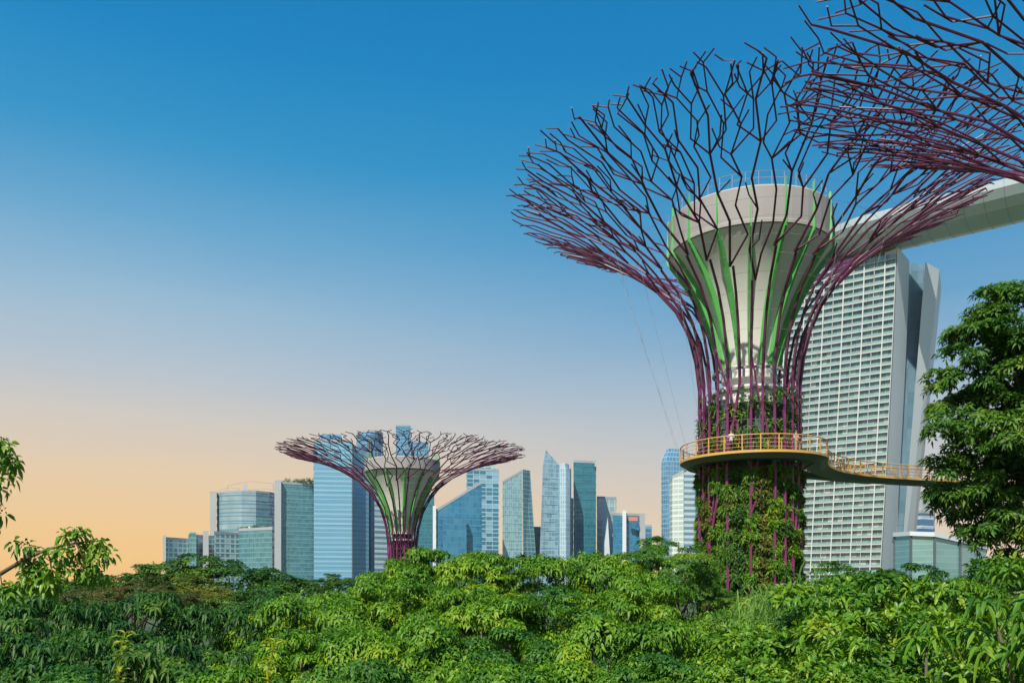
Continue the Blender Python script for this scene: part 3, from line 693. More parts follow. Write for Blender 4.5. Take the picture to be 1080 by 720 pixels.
def steel_tree(loc, label, prof, n0, neck_z, core, seed, R, kfun=None, rod=1.0, planting=True, drum=None, fins=14):
    root = empty('steel_tree', loc, label, 'tree sculpture', 'steel trees with branching canopies')
    rng = random.Random(seed); S = Surf(prof, prof[0][0], kfun); s_neck = S.s_at_z(neck_z); twopi = 2 * math.pi
    dth = twopi / n0
    for i in range(n0):
        mb = MB(); th = i * dth + rng.uniform(-.06, .06) * dth
        # trunk part: even ribs run from the ground, odd ones fork off a neighbour
        line = []
        if i % 2 == 0:
            zs = [0, neck_z * .25, neck_z * .5, neck_z * .75]
            for z in zs: line.append(S.P(th + rng.uniform(-.12, .12) * dth, S.s_at_z(z), 0))
        else:
            zf = rng.choice([.3, .5, .66, .8]) * neck_z * (1 if rng.random() < .4 else 1.05); zf2 = zf + rng.uniform(3, 6) * neck_z / 28
            line.append(S.P(th - dth, S.s_at_z(zf))); line.append(S.P(th, S.s_at_z(zf2)))
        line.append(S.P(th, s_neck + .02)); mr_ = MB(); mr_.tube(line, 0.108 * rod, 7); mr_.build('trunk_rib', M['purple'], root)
        # canopy: main lane
        def lane(th0, s0, s1, amp, step, r0, r1, lead=None, first_side=1):
            pts = [lead] if lead is not None else []
            s_ = s0; side = first_side; nodes = []
            while s_ < s1:
                r_, _ = S.rz(s_); off_ = side * amp * rng.uniform(.5, 1.1) / max(2.0, r_)
                nodes.append((th0 + off_, s_)); side = -side if rng.random() < .8 else side
                s_ += step * rng.uniform(.75, 1.25)
            nodes.append((th0 + rng.uniform(-1, 1) * amp / max(2, S.rz(s1)[0]), s1))
            pts += [S.P(a, t) for a, t in nodes]; m = len(pts)
            mb.tube(pts, [rod * (r0 + (r1 - r0) * k / max(1, m - 1)) for k in range(m)], 6)
            return nodes
        def twig(a, t, side, reach, l1, l2, r0, fork):
            r_, _ = S.rz(t); a1 = a + side * reach / max(2.5, r_); t1 = t + l1
            pts = [S.P(a, t), S.P(a1, t1)]
            if l2 > 0: a2 = a1 + rng.uniform(-.15, .15) / r_ - side * .12 * rng.random(); t2 = t1 + l2; a2 = a1 + rng.uniform(-.25, .25) / r_; pts.append(S.P(a2, t2))
            else: a2, t2 = a1, t1
            mb.tube(pts, rod * r0, 5)
            if fork:
                for sg in (-1, 1):
                    if rng.random() < .8:
                        q = S.P(a2 + sg * rng.uniform(.5, .9) / max(3, r_), t2 + rng.uniform(.5, 1.1)); mb.tube([S.P(a2, t2), q], rod * r0 * .85, 5)
            return a2, t2
        sc = R / 17.6
        s1 = S.s_at_r(rng.uniform(.28, .40) * R); s2 = S.s_at_r(rng.uniform(.50, .66) * R)
        mb.tube([S.P(th, s_neck + (s1 - s_neck) * t) for t in (0, .25, .5, .75, 1)], [rod * (.118 - .024 * t) for t in (0, .25, .5, .75, 1)], 6)
        sd_ = rng.choice((-1, 1))
        n1 = lane(th, s1, S.L - rng.uniform(0, .7) * sc, .26 * sc, 2.6 * sc, .092, .06, None, sd_)
        side = 1
        n2 = lane(th + side * dth * .5, s1 + 1.6 * sc * rng.uniform(.8, 1.5), S.L - rng.uniform(0, 1.0) * sc, .36 * sc, 2.1 * sc, .078, .052, S.P(*n1[0]), -sd_)
        allc = [n1, n2]
        for nodes, base_th in ((n1, th), (n2, th + side * dth * .5)):
            for q in (-1, 1):
                if rng.random() > .84: continue
                tgt = s2 + rng.uniform(-2.0, 2.2) * sc
                a0, t0 = min(nodes[:-1], key=lambda nd: abs(nd[1] - tgt))
                if t0 > S.L - 3 * sc: continue
                allc.append(lane(base_th + q * dth * .27, t0 + 1.2 * sc * rng.uniform(.8, 1.3), S.L - rng.uniform(0, 1.6) * sc, .36 * sc, 1.9 * sc, .062, .048, S.P(a0, t0), q))
        for nodes in allc:
            for (a, t) in nodes[1:-1]:
                if t < S.L - 1.6 * sc and rng.random() < .66:
                    twig(a, t, rng.choice((-1, 1)), rng.uniform(.45, .95) * sc, rng.uniform(.6, 1.1) * sc, rng.choice((0, .9, 1.3)) * sc, .052, t > s2 and rng.random() < .3)
            a, t = nodes[-1]
            for sg in (-1, 1):
                if rng.random() < .55: mb.tube([S.P(a, t), S.P(a + sg * rng.uniform(.35, .8) * sc / R, t + rng.uniform(.4, .9) * sc)], rod * .046, 5)
        mb.build('branch', M['purple_backlit'], root)
    # crossing braces on the trunk
    for k in range(n0):
        a = k * dth; z = rng.uniform(.45, .98) * neck_z; dz = rng.uniform(.10, .2) * neck_z
        sg = rng.choice((-1, 1)); zz = min(z + dz, neck_z * 1.08); mb = MB()
        mb.tube([S.P(a, S.s_at_z(z)), S.P(a + sg * dth, S.s_at_z(zz))], .07 * rod, 5); mb.build('brace', M['purple'], root)
    # thin tie wires around the canopy
    s_ = s_neck - 3 * R / 17.6; mbw = MB()
    while s_ < s_neck + (S.L - s_neck) * .62:
        n_ = n0 * 2
        mbw.tube([S.P(twopi * k / n_, s_) for k in range(n_ + 1)], .011, 4, cap=False); s_ += 1.25 * R / 17.6
    mbw.build('tie_wires', M['wire'], root)
    # concrete core
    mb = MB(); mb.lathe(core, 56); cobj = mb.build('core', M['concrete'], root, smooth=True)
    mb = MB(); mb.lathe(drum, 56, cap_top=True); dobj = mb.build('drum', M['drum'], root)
    # thin railing on the drum
    rt, zt = drum[-2][0] - .05, drum[-1][1]; mb = MB()
    for k in range(40):
        a = twopi * k / 40; p = Vector((rt * .97 * math.cos(a), rt * .97 * math.sin(a), zt)); mb.tube([p, p + Vector((0, 0, 1.0))], .02, 4)
    for dz in (.55, 1.0): mb.tube([(rt * .97 * math.cos(twopi * k / 40), rt * .97 * math.sin(twopi * k / 40), zt + dz) for k in range(41)], .02, 4, cap=False)
    mb.build('drum_railing', M['wire'], dobj)
    # green fins standing on the flared core
    for k in range(fins):
        a = twopi * (k + .37) / fins; mb = MB(); er = Vector((math.cos(a), math.sin(a), 0)); et = Vector((-math.sin(a), math.cos(a), 0)); m = len(core); vs_ = []
        cc = [c for c in core if c[1] >= core[-1][1] - (core[-1][1] - core[0][1]) * FIN_FRAC]
        full = cc + [(drum[-2][0] * 1.01, drum[-1][1] + .5)]
        for j, (r_, z) in enumerate(full):
            t = j / (len(full) - 1); d_ = (.12 + .34 * math.sin(math.pi * min(1, t * .9 + .12))) * R / 17.6
            w_ = (.06 + .12 * math.sin(math.pi * min(1, t + .1)) + .02) * R / 17.6
            if j == len(full) - 1: d_, w_ = .1, .03
            for (dr_, dw) in ((-.05, -w_), (d_, -w_ * .5), (d_, w_ * .5), (-.05, w_)):
                vs_.append(er * (r_ + dr_) + et * dw + Vector((0, 0, z)))
        fs_ = [(j*4+q, j*4+(q+1) % 4, (j+1)*4+(q+1) % 4, (j+1)*4+q) for j in range(len(full)-1) for q in range(4)] + [(3, 2, 1, 0), tuple(len(vs_)-4+q for q in range(4))]
        mb.add(vs_, fs_); mb.build('green_fin', M['green_paint'], root)
    return root, S
FIN_FRAC = 1.0

# big tree
BX, BD = (790 - 540) / F * 65, 65.0
prof_big = [(3.95, 0), (3.85, 10), (3.75, 20), (3.62, 25), (3.75, 28), (4.25, 31), (5.3, 33.6), (7.2, 36.0), (9.8, 38.1), (13, 40.1), (15.8, 41.5), (18.0, 42.3)]
core_big = [(1.95, 28.9), (2.2, 30.2), (2.7, 32.0), (3.4, 33.8), (4.25, 35.4), (5.1, 36.6), (5.8, 37.45), (5.98, 37.7)]
drum_big = [(5.98, 37.66), (6.06, 37.72), (6.06, 37.95), (6.0, 38.0), (6.1, 40.2), (5.95, 40.35), (5.2, 40.4)]
big, S_big = steel_tree((BX, BD, 0), 'tall purple steel tree with planted trunk, encircled by the ochre walkway', prof_big, 28, 27.5, core_big, 11, 18.0, drum=drum_big, fins=16)
def big_trunk():
    mb = MB(); mb.lathe([(3.15, 0), (3.15, 21.9), (3.1, 22.0), (3.0, 25.8), (2.9, 26.0), (0.5, 26.05)], 40); mb.build('trunk_shell', M['dark_panel'], big, smooth=False)
    mb = MB(); mb.lathe([(2.55, 24.2 + 1.9), (2.55, 27.4), (1.7, 27.42), (1.7, 28.0), (2.05, 28.05), (2.05, 28.9), (1.9, 28.95)], 36); mb.build('neck', M['concrete'], big)
    mb = MB()
    for z in (27.0, 28.5): mb.lathe([(2.6, z), (2.75, z), (2.75, z + .18), (2.6, z + .18), (2.6, z)], 36)
    mb.build('neck_rings', M['drum'], big)
    mb = MB()                                     # slate panels behind the upper planting
    for k in range(22):
        if k % 3 == 0: continue
        a0, a1 = 2 * math.pi * k / 22, 2 * math.pi * (k + .86) / 22; r = 3.22
        z0, z1 = 22.4, 25.4 + 1.1 * math.sin(k * 2.1)
        mb.add([(r * math.cos(a0), r * math.sin(a0), z0), (r * math.cos(a1), r * math.sin(a1), z0), (r * math.cos(a1), r * math.sin(a1), z1), (r * math.cos(a0), r * math.sin(a0), z1),
                (3.1 * math.cos(a0), 3.1 * math.sin(a0), z0), (3.1 * math.cos(a1), 3.1 * math.sin(a1), z0), (3.1 * math.cos(a1), 3.1 * math.sin(a1), z1), (3.1 * math.cos(a0), 3.1 * math.sin(a0), z1)],
               [(0, 1, 2, 3), (0, 4, 5, 1), (1, 5, 6, 2), (2, 6, 7, 3), (3, 7, 4, 0)])
    mb.build('upper_panels', M['slate'], big)
    rng = np.random.default_rng(3); nst = 26
    mats = ['leaf_bright', 'leaf_mid', 'leaf_bright', 'leaf_mid', 'leaf_olive', 'leaf_bright', 'leaf_mid', 'leaf_dark', 'leaf_bright', 'leaf_olive']
    for k in range(nst):                          # vertical strips of wall planting
        a0 = 2 * math.pi * k / nst; a1 = a0 + 2 * math.pi / nst
        m = 1050
        a = rng.uniform(a0, a1, m) + rng.normal(size=m) * .02; z = rng.uniform(3.5, 21.2, m)
        lump = .28 * np.sin(z * 1.7 + k * 2) + .22 * np.sin(z * 4.1 + k)
        keep = rng.random(m) < np.clip(.95 + lump * .8, .5, 1); a, z, lump = a[keep], z[keep], lump[keep]; m = len(a)
        r = 3.45 + rng.uniform(0, .32, m) + np.clip(lump, -.2, .24)
        out = np.stack([np.cos(a), np.sin(a), np.zeros(m)], 1)
        pc = np.stack([r * np.cos(a), r * np.sin(a), z], 1)
        nl = 7 if k % 4 else 9; P = np.repeat(pc, nl, 0); ax = nrm(np.repeat(out, nl, 0) + UP * .45 + rng.normal(size=P.shape) * .35)
        D = nrm(ax * .55 + rng.normal(size=P.shape)); A = nrm(ax - D * (ax * D).sum(1, keepdims=True))
        n_ = len(P); long_ = (.34, .26, .30, .22)[k % 4]
        me = leaves_mesh('planting', P, D, A, long_ * rng.uniform(.6, 1.2, n_), long_ * (.26, .42, .34, .5)[k % 4] * rng.uniform(.8, 1.2, n_), rng.uniform(.2, .8, n_), M[mats[k % len(mats)]], 1)
        link('planting', me, None, big)
    # looser plants above the walkway
    m = 230; a = rng.uniform(0, 2 * math.pi, m); z = 22.2 + rng.power(.8, m) * 4.6; pc = np.stack([3.45 * np.cos(a), 3.45 * np.sin(a), z], 1); out = np.stack([np.cos(a), np.sin(a), np.zeros(m)], 1)
    nl = 26; P = np.repeat(pc, nl, 0) + rng.normal(size=(m * nl, 3)) * .2; ax = nrm(np.repeat(out, nl, 0) * .6 + UP * .7)
    D = nrm(ax * .7 + rng.normal(size=P.shape)); A = nrm(ax - D * (ax * D).sum(1, keepdims=True)); n_ = len(P)
    me = leaves_mesh('upper_planting', P, D, A, .42 * rng.uniform(.6, 1.2, n_), .12 * rng.uniform(.8, 1.2, n_), rng.uniform(.2, .9, n_), M['leaf_mid'], 1); link('upper_planting', me, None, big)
big_trunk()

# small tree
SX, SD = (424.5 - 540) / F * 105, 105.0
prof_s = [(1.78, 0), (1.7, 8), (1.7, 15.5), (1.85, 18.5), (2.25, 20.8), (3.1, 22.9), (5.1, 25.3), (8, 27.0), (11.5, 28.3), (14.7, 29.0)]
core_s = [(1.2, 19.2), (1.5, 20.4), (2.0, 22.0), (2.7, 23.8), (3.5, 25.2), (4.2, 26.2), (4.35, 26.4)]
drum_s = [(4.35, 26.35), (4.6, 26.6), (4.62, 27.9), (4.5, 28.0), (3.8, 28.05)]
small, S_small = steel_tree((SX, SD, 0), 'small distant purple steel tree with wide flat canopy before the skyline', prof_s, 24, 17.5, core_s, 23, 14.7, drum=drum_s, fins=12, rod=0.85)
mb = MB(); mb.lathe([(1.35, 0), (1.35, 18.2), (1.25, 18.3), (1.25, 19.2)], 28); mb.build('trunk_shell', M['dark_panel'], small)
mb = MB()
for z in (18.2, 19.0): mb.lathe([(1.4, z), (1.55, z), (1.55, z + .2), (1.4, z + .2), (1.4, z)], 28)
mb.build('neck_rings', M['concrete'], small)
def small_planting():
    rng = np.random.default_rng(8); m = 700; a = rng.uniform(0, 6.28, m); z = rng.uniform(4, 17.5, m)
    pc = np.stack([1.5 * np.cos(a), 1.5 * np.sin(a), z], 1); out = np.stack([np.cos(a), np.sin(a), 0 * a], 1); nl = 6
    P = np.repeat(pc, nl, 0); ax = nrm(np.repeat(out, nl, 0) + UP * .4); D = nrm(ax * .5 + rng.normal(size=P.shape)); A = nrm(ax - D * (ax * D).sum(1, keepdims=True)); n_ = len(P)
    me = leaves_mesh('planting', P, D, A, .4 * rng.uniform(.6, 1.2, n_), .15 * rng.uniform(.8, 1.2, n_), rng.uniform(.2, .8, n_), M['leaf_rust'], 1); link('planting', me, None, small)
small_planting()

# near tree at the right edge: its far branches are shorter than those reaching over the picture
RX, RD = (1290 - 540) / F * 46, 46.0
def k_right(th):
    phi = math.degrees(math.atan2(math.sin(th), -math.cos(th)))       # 0 = towards -x, positive = away from the camera
    pts = [(-180, .75), (-60, 1.0), (-12, 1.06), (0, 1.02), (18, .93), (30, .80), (45, .58), (65, .42), (110, .42), (150, .6), (180, .75)]
    for (a, k0), (b, k1) in zip(pts, pts[1:]):
        if a <= phi <= b: return k0 + (k1 - k0) * (phi - a) / (b - a)
    return .75
prof_r = [(4.0, 0), (3.95, 10), (3.85, 20), (3.8, 24.5), (4.2, 28.3), (5.5, 31.6), (7.6, 34.4), (10, 36.2), (13.5, 37.8), (18, 39.2), (23, 40.2)]
core_r = [(2.0, 26.5), (2.2, 28), (2.7, 30.5), (3.6, 33), (4.6, 35), (5.3, 36)]
drum_r = [(5.3, 35.95), (5.6, 36.2), (5.65, 38), (5.5, 38.15), (4.6, 38.2)]
right, S_right = steel_tree((RX, RD, 0), 'near purple steel tree whose branching canopy reaches in from the upper right corner', prof_r, 42, 26, core_r, 37, 23.0, kfun=k_right, drum=drum_r, fins=16, rod=0.92)
mb = MB(); mb.lathe([(3.2, 0), (3.2, 25.5), (2.0, 25.6), (2.0, 26.5)], 40); mb.build('trunk_shell', M['dark_panel'], right)

# ------------------------------------------------------------------ ochre walkway
def skyway():
    root = empty('elevated_walkway', (BX + .3, BD, 0), 'ochre railed aerial walkway curving around the planted trunk', 'walkway')
    Z = 22.0; R0 = 4.5; path = []
    for d in range(70, 331, 5):
        a = math.radians(d); path.append(Vector((R0 * math.cos(a), R0 * math.sin(a))))
    p0 = path[-1]; t0 = (path[-1] - path[-2]).normalized()
    ctrl = [p0, Vector((4.75, .2)), Vector((6.0, 2.9)), Vector((8.4, 6.0)), Vector((12.2, 8.9)), Vector((17.8, 11.3)), Vector((26, 13.6)), Vector((36, 15.6)), Vector((50, 17))]
    ext = [ctrl[0]*2-ctrl[1]] + ctrl + [ctrl[-1]*2-ctrl[-2]]
    for i in range(1, len(ext) - 2):
        a, b, c, d = ext[i-1:i+3]
        for k in range(1, 9):
            t = k / 8; path.append(0.5*((2*b)+(c-a)*t+(2*a-5*b+4*c-d)*t*t+(3*b-a-3*c+d)*t**3))
    arm = []
    c2 = [Vector((.2, 4.5)), Vector((1.6, 4.45)), Vector((4.0, 5.1)), Vector((7.2, 6.7)), Vector((10.5, 8.5)), Vector((13.6, 10.1)), Vector((17.0, 11.4))]
    for i in range(1, len(c2) - 2):
        a, b, c, d = c2[i-1:i+3]
        for k in range(8):
            t = k / 8; arm.append(0.5*((2*b)+(c-a)*t+(2*a-5*b+4*c-d)*t*t+(3*b-a-3*c+d)*t**3))
    def lay(path, drop, sides, post_end):
        L_ = [0]
        for a, b in zip(path, path[1:]): L_.append(L_[-1] + (b - a).length)
        def at(s):
            s = max(0, min(L_[-1] - 1e-4, s))
            import bisect
            i = bisect.bisect_right(L_, s) - 1; f = (s - L_[i]) / max(1e-9, L_[i+1] - L_[i]); return path[i].lerp(path[i+1], f)
        def frame(s):
            p = at(s); t = (at(s + .15) - at(s - .15)).normalized(); return p, Vector((t.y, -t.x))     # right-hand normal = outer side
        total = L_[-1]; n = int(total / .35); ss = [total * k / n for k in range(n + 1)]; hw = .85
        def sweep(sec, name, mat):
            vs_ = []; m = len(sec)
            for s in ss:
                p, r = frame(s)
                for (w, z) in sec: vs_.append((p.x + r.x * w, p.y + r.y * w, Z + z - drop))
            fs_ = [(i*m+k, i*m+(k+1) % m, (i+1)*m+(k+1) % m, (i+1)*m+k) for i in range(n) for k in range(m)]
            fs_ += [tuple(range(m)), tuple(n*m+k for k in range(m-1, -1, -1))]
            mb = MB(); mb.add(vs_, fs_); return mb.build(name, mat, root)
        sweep([(-hw, 0), (-hw, -.10), (-.45, -.42), (.45, -.42), (hw, -.10), (hw, 0)], 'deck', M['under'])
        sweep([(-hw + .05, .004), (hw - .05, .004), (hw - .05, .03), (-hw + .05, .03)], 'deck_boards', M['deck'])
        for sg in sides:
            a, b = (hw + .003, hw + .13) if sg > 0 else (-hw - .13, -hw - .003)
            sweep([(a, -.08), (b, -.08), (b, .10), (a, .10)], 'edge_beam', M['ochre'])
            rl = MB()
            for zr, rr_ in ((1.18, .045), (.62, .016), (.9, .016), (.34, .016)):
                pts = []
                for s in ss:
                    p, r = frame(s); q = p + r * (sg * (hw + .06)); pts.append((q.x, q.y, Z + zr - drop))
                rl.tube(pts, rr_, 5)
            ro = rl.build('railing', M['ochre'], root)
            pm = MB(); pm.box((-.035, -.035, .10), (.035, .035, 1.2)); first = None
            s = .2
            while s < min(total, post_end):
                p, r = frame(s); q = p + r * (sg * (hw + .062))
                if first is None: first = pm.build('post', M['ochre'], ro); po = first
                else: po = first.copy(); C.objects.link(po); po.parent = ro
                po.location = (q.x, q.y, Z - drop); po.rotation_euler = (0, 0, math.atan2(r.y, r.x)); s += 1.05 if sg > 0 else 1.3
    lay(path, 0, (-1, 1), 66)
    lay(arm, .007, (-1,), 40)
    # hangers from the canopy to the deck edge
    for (d, sr) in ((150, .62), (172, .58), (196, .6), (215, .55), (250, .5), (290, .5), (325, .52)):
        a = math.radians(d); q = Vector((5.4 * math.cos(a), 5.4 * math.sin(a), Z)); r_ = 17.6 * sr
        top = S_big.P(math.radians(d + 4), S_big.s_at_r(r_)); m_ = MB(); m_.tube([q, top], .010, 4); m_.build('hanger_cable', M['wire'], root)
    # brackets to the trunk
    for d in range(100, 350, 25):
        a = math.radians(d); m_ = MB(); m_.tube([(3.2 * math.cos(a), 3.2 * math.sin(a), Z - 1.1), (4.5 * math.cos(a), 4.5 * math.sin(a), Z - .44)], .08, 6); m_.build('bracket', M['under'], root)
skyway()

# ------------------------------------------------------------------ visitors on the walkway
def mat_person(name, legs, top, skin):
    m, nt, b = new_mat(name); N = nt.nodes.new; L = nt.links.new
    tc = N('ShaderNodeTexCoord'); sp = N('ShaderNodeSeparateXYZ'); L(tc.outputs['Object'], sp.inputs[0])
    mr = N('ShaderNodeMapRange'); L(sp.outputs['Z'], mr.inputs['Value']); mr.inputs['From Max'].default_value = 2.0
    r = N('ShaderNodeValToRGB'); r.color_ramp.interpolation = 'CONSTANT'; L(mr.outputs[0], r.inputs[0]); e = r.color_ramp.elements
    e[0].position = 0; e[0].color = rgb((.03, .03, .03)); e[1].position = .04; e[1].color = rgb(legs); x = e.new(.46); x.color = rgb(top); x = e.new(.72); x.color = rgb(skin)
    L(r.outputs[0], b.inputs['Base Color']); b.inputs['Roughness'].default_value = .8; return m
def person(d, label, mat, height, facing):
    a = math.radians(d); root = empty('person', (BX + .3 + 4.8 * math.cos(a), BD + 4.8 * math.sin(a), 22.03), label, 'person')
    root.rotation_euler = (0, 0, facing)
    J = {'pelvis': (0, 0, .95, .13), 'waist': (0, 0, 1.08, .125), 'chest': (0, .01, 1.3, .145), 'neckb': (0, 0, 1.43, .07), 'neck': (0, .01, 1.5, .05), 'chin': (0, .03, 1.56, .07), 'head': (0, .02, 1.64, .095), 'crown': (0, .0, 1.72, .07)}
    for s, sx in (('l', -1), ('r', 1)):
        J.update({s+'hip': (.09*sx, 0, .9, .085), s+'knee': (.1*sx, .02, .5, .06), s+'ank': (.11*sx, -.01, .09, .042), s+'heel': (.11*sx, -.02, .04, .04), s+'toe': (.12*sx, .15, .03, .03),
                  s+'sho': (.18*sx, 0, 1.4, .06), s+'elb': (.23*sx, .03, 1.13, .042), s+'wri': (.2*sx, .22, 1.12, .03), s+'hand': (.17*sx, .31, 1.14, .028)})
    E = [('pelvis', 'waist'), ('waist', 'chest'), ('chest', 'neckb'), ('neckb', 'neck'), ('neck', 'chin'), ('chin', 'head'), ('head', 'crown')]
    for s in 'lr': E += [('pelvis', s+'hip'), (s+'hip', s+'knee'), (s+'knee', s+'ank'), (s+'ank', s+'heel'), (s+'heel', s+'toe'), ('chest', s+'sho'), (s+'sho', s+'elb'), (s+'elb', s+'wri'), (s+'wri', s+'hand')]
    ks = list(J); me = bpy.data.meshes.new('body'); me.from_pydata([J[k][:3] for k in ks], [(ks.index(a_), ks.index(b_)) for a_, b_ in E], [])
    o = link('body', me, mat, root); sk = o.modifiers.new('skin', 'SKIN'); sv = me.skin_vertices[0].data
    for i, k in enumerate(ks): sv[i].radius = (J[k][3], J[k][3] * .85); sv[i].use_root = (k == 'pelvis')
    ss = o.modifiers.new('sub', 'SUBSURF'); ss.levels = 1; ss.render_levels = 1
    hm = MB(); hm.lathe([(.10, 1.62), (.112, 1.67), (.10, 1.73), (.06, 1.77), (.005, 1.785)], 10, (0, -.015, 0)); hm.build('hair', M['dark_panel'], root, smooth=True)
    root.scale = (height / 1.76,) * 3
person(236, 'person in white top standing at the walkway railing, left of the pair', mat_person('white_clothes', (.05, .05, .07), (.5, .5, .5), (.45, .28, .2)), 1.72, math.radians(150))
person(292, 'person in pale pink top at the walkway railing, right of the pair', mat_person('pink_clothes', (.12, .12, .16), (.62, .42, .40), (.45, .28, .2)), 1.62, math.radians(200))

# ------------------------------------------------------------------ trees
T = [
 # kind, variant, column, top row, distance, radius, label
 ('flat', 0, 238, 579, 76, 8.2, 'wide flat-topped dark tree in front of the teal glass block'),
 ('flat', 1, 132, 592, 84, 6.5, 'flat dark tree low on the horizon left of the apartment blocks'),
 ('flat', 2, 40, 606, 88, 7.0, 'flat dark tree farthest left on the horizon behind the leafy branch'),
 ('flat', 1, 338, 603, 88, 3.6, 'small dark tree at the foot of the pale blue banded tower'),
 ('olive', 0, 205, 603, 62, 5.2, 'olive brown tree below the wide flat-topped dark tree'),
 ('rust', 0, 142, 606, 50, 3.2, 'dull olive tree with rusty leaf tips behind the drooping trees'),
 ('flat', 2, 92, 604, 56, 3.8, 'round dark blue-green tree behind the dull olive tree with rusty tips'),
 ('flat', 0, 270, 618, 56, 4.6, 'dark small-leaved tree between the olive tree and the bright foreground trees'),
 ('droop', 0, 55, 628, 30, 3.6, 'dark drooping-leaved tree at the left, under the leafy branch'),
 ('droop', 1, 150, 622, 34, 3.5, 'dark drooping-leaved tree in the row behind, left of the olive tree'),
 ('droop', 2, 225, 640, 36, 3.6, 'dark drooping-leaved tree beside the left edge of the bright trees'),
 ('droop', 1, 20, 662, 22, 2.9, 'front drooping-leaved tree in the bottom left corner'),
 ('droop', 0, 128, 668, 22, 2.8, 'front drooping-leaved tree behind the yellow shoot at left'),
 ('droop', 2, 212, 676, 24, 2.5, 'front drooping-leaved tree at the left foot of the bright trees'),
 ('mid', 0, 70, 702, 15, 2.0, 'low drooping green treetop cut by the bottom edge at far left'),
 ('bright', 0, 470, 575, 46, 4.0, 'bright yellow-green tree right under the small steel tree'),
 ('bright', 1, 548, 587, 45, 3.9, 'bright yellow-green tree below the checkered balcony tower'),
 ('bright', 2, 622, 582, 45, 3.8, 'bright yellow-green tree below the flat topped deep teal tower'),
 ('mid', 1, 693, 562, 46, 2.9, 'rounded mid-green tree standing up just left of the planted trunk'),
 ('bright', 1, 395, 602, 38, 3.7, 'bright green tree at the foot of the pale blue banded tower'),
 ('bright', 2, 322, 626, 36, 3.5, 'bright green tree on the left shoulder of the bright trees'),
 ('bright', 0, 500, 618, 33, 3.4, 'bright green tree in the middle row below the slanted blue building'),
 ('mid', 0, 585, 618, 33, 3.3, 'mid-green tree in the middle row below the pointed tower'),
 ('bright', 1, 670, 606, 35, 3.3, 'bright green tree in the middle row in front of the rounded tree'),
 ('bright', 2, 752, 644, 36, 3.0, 'bright green tree at the left foot of the planted trunk'),
 ('mid', 2, 716, 588, 52, 2.1, 'dark green tree tucked against the left side of the planted trunk'),
 ('bright', 0, 425, 650, 25, 2.9, 'bright green tree in the front row, second from left'),
 ('bright', 1, 318, 662, 25, 2.9, 'bright green tree in the front row, leftmost, behind a yellow shoot'),
 ('mid', 1, 530, 656, 25, 2.8, 'mid-green tree in the front row at the middle of the picture'),
 ('bright', 2, 632, 648, 26, 2.9, 'bright green tree in the front row, below the rounded tree'),
 ('bright', 0, 728, 660, 26, 2.7, 'bright green tree in the front row below the planted trunk'),
 ('bright', 1, 260, 702, 17, 2.1, 'bright treetop cut by the bottom edge, leftmost of the bright trees'),
 ('mid', 2, 372, 694, 18, 2.2, 'mid-green treetop cut by the bottom edge left of the middle'),
 ('bright', 2, 482, 696, 18, 2.2, 'bright treetop cut by the bottom edge at the middle'),
 ('bright', 0, 592, 692, 18, 2.2, 'bright treetop cut by the bottom edge right of the middle'),
 ('mid', 0, 695, 690, 18, 2.2, 'mid-green treetop cut by the bottom edge below the planted trunk'),
 ('bright', 1, 790, 688, 18, 2.1, 'bright treetop cut by the bottom edge left of the glossy trees'),
 ('bright', 2, 822, 624, 50, 3.0, 'round bright tree hiding the right foot of the planted trunk'),
 ('mid', 0, 880, 592, 58, 4.0, 'mid-green tree at the foot of the white hotel grid'),
 ('mid', 1, 960, 590, 60, 4.2, 'mid-green tree in front of the curved glass pavilion'),
 ('mango', 0, 925, 594, 14.5, 2.3, 'glossy long-leaved tree in front of the white hotel grid'),
 ('mango', 1, 1052, 580, 13.5, 2.3, 'glossy long-leaved tree below the tall dark tree'),
 ('mango', 2, 858, 652, 14, 1.9, 'glossy long-leaved tree beside the pale fronds'),
 ('mango', 1, 962, 640, 11, 1.8, 'front glossy long-leaved tree at lower right'),
 ('mango', 0, 885, 690, 11, 1.6, 'glossy treetop cut by the bottom edge at lower right'),
 ('large', 0, 1092, 612, 9.0, 0.9, 'nearest tree with large drooping leaves at the right edge'),
 ('bright', 0, 440, 588, 53, 3.0, 'bright tree half hidden behind others at the foot of the small steel trunk'),
 ('mid', 1, 490, 592, 62, 4.4, 'mid-green tree behind the bright trees, just right of the small steel trunk'),
 ('mid', 2, 655, 602, 62, 4.0, 'mid-green tree behind the bright trees at the foot of the orange sign block'),
 ('mid', 0, 405, 604, 66, 3.6, 'mid-green tree in front of the white banded tower left of the small steel trunk'),
 ('droop', 1, 285, 628, 48, 4.0, 'dark tree behind the left shoulder of the bright trees'),
 ('mid', 1, 738, 604, 60, 3.0, 'mid-green tree behind the rounded tree, touching the left side of the planted trunk'),
 ('mid', 0, 1030, 604, 70, 4.6, 'mid-green tree under the tall dark tree, right of the curved glass pavilion'),
 ('bright', 1, 1015, 608, 40, 3.6, 'bright tree half hidden behind the glossy trees under the tall dark tree'),
 ('droop', 0, 915, 604, 44, 3.8, 'dark tree behind the glossy trees below the walkway'),
 ('flat', 2, 1062, 598, 92, 6.0, 'flat dark tree low on the horizon under the tall dark tree'),
]
for (k, n_, px, yt, D, rx, lab) in T: tree(k, n_, px, yt, D, rx, lab)
tree('frond', 0, 842, 604, 42, 2.9, 'pale feathery bamboo clump right of the planted trunk', 'bamboo_clump', rz=3.2)
tree('frond', 0, 806, 640, 34, 2.0, 'low pale feathery bamboo clump before the planted trunk', 'bamboo_clump', rz=2.4, rot=2.1)

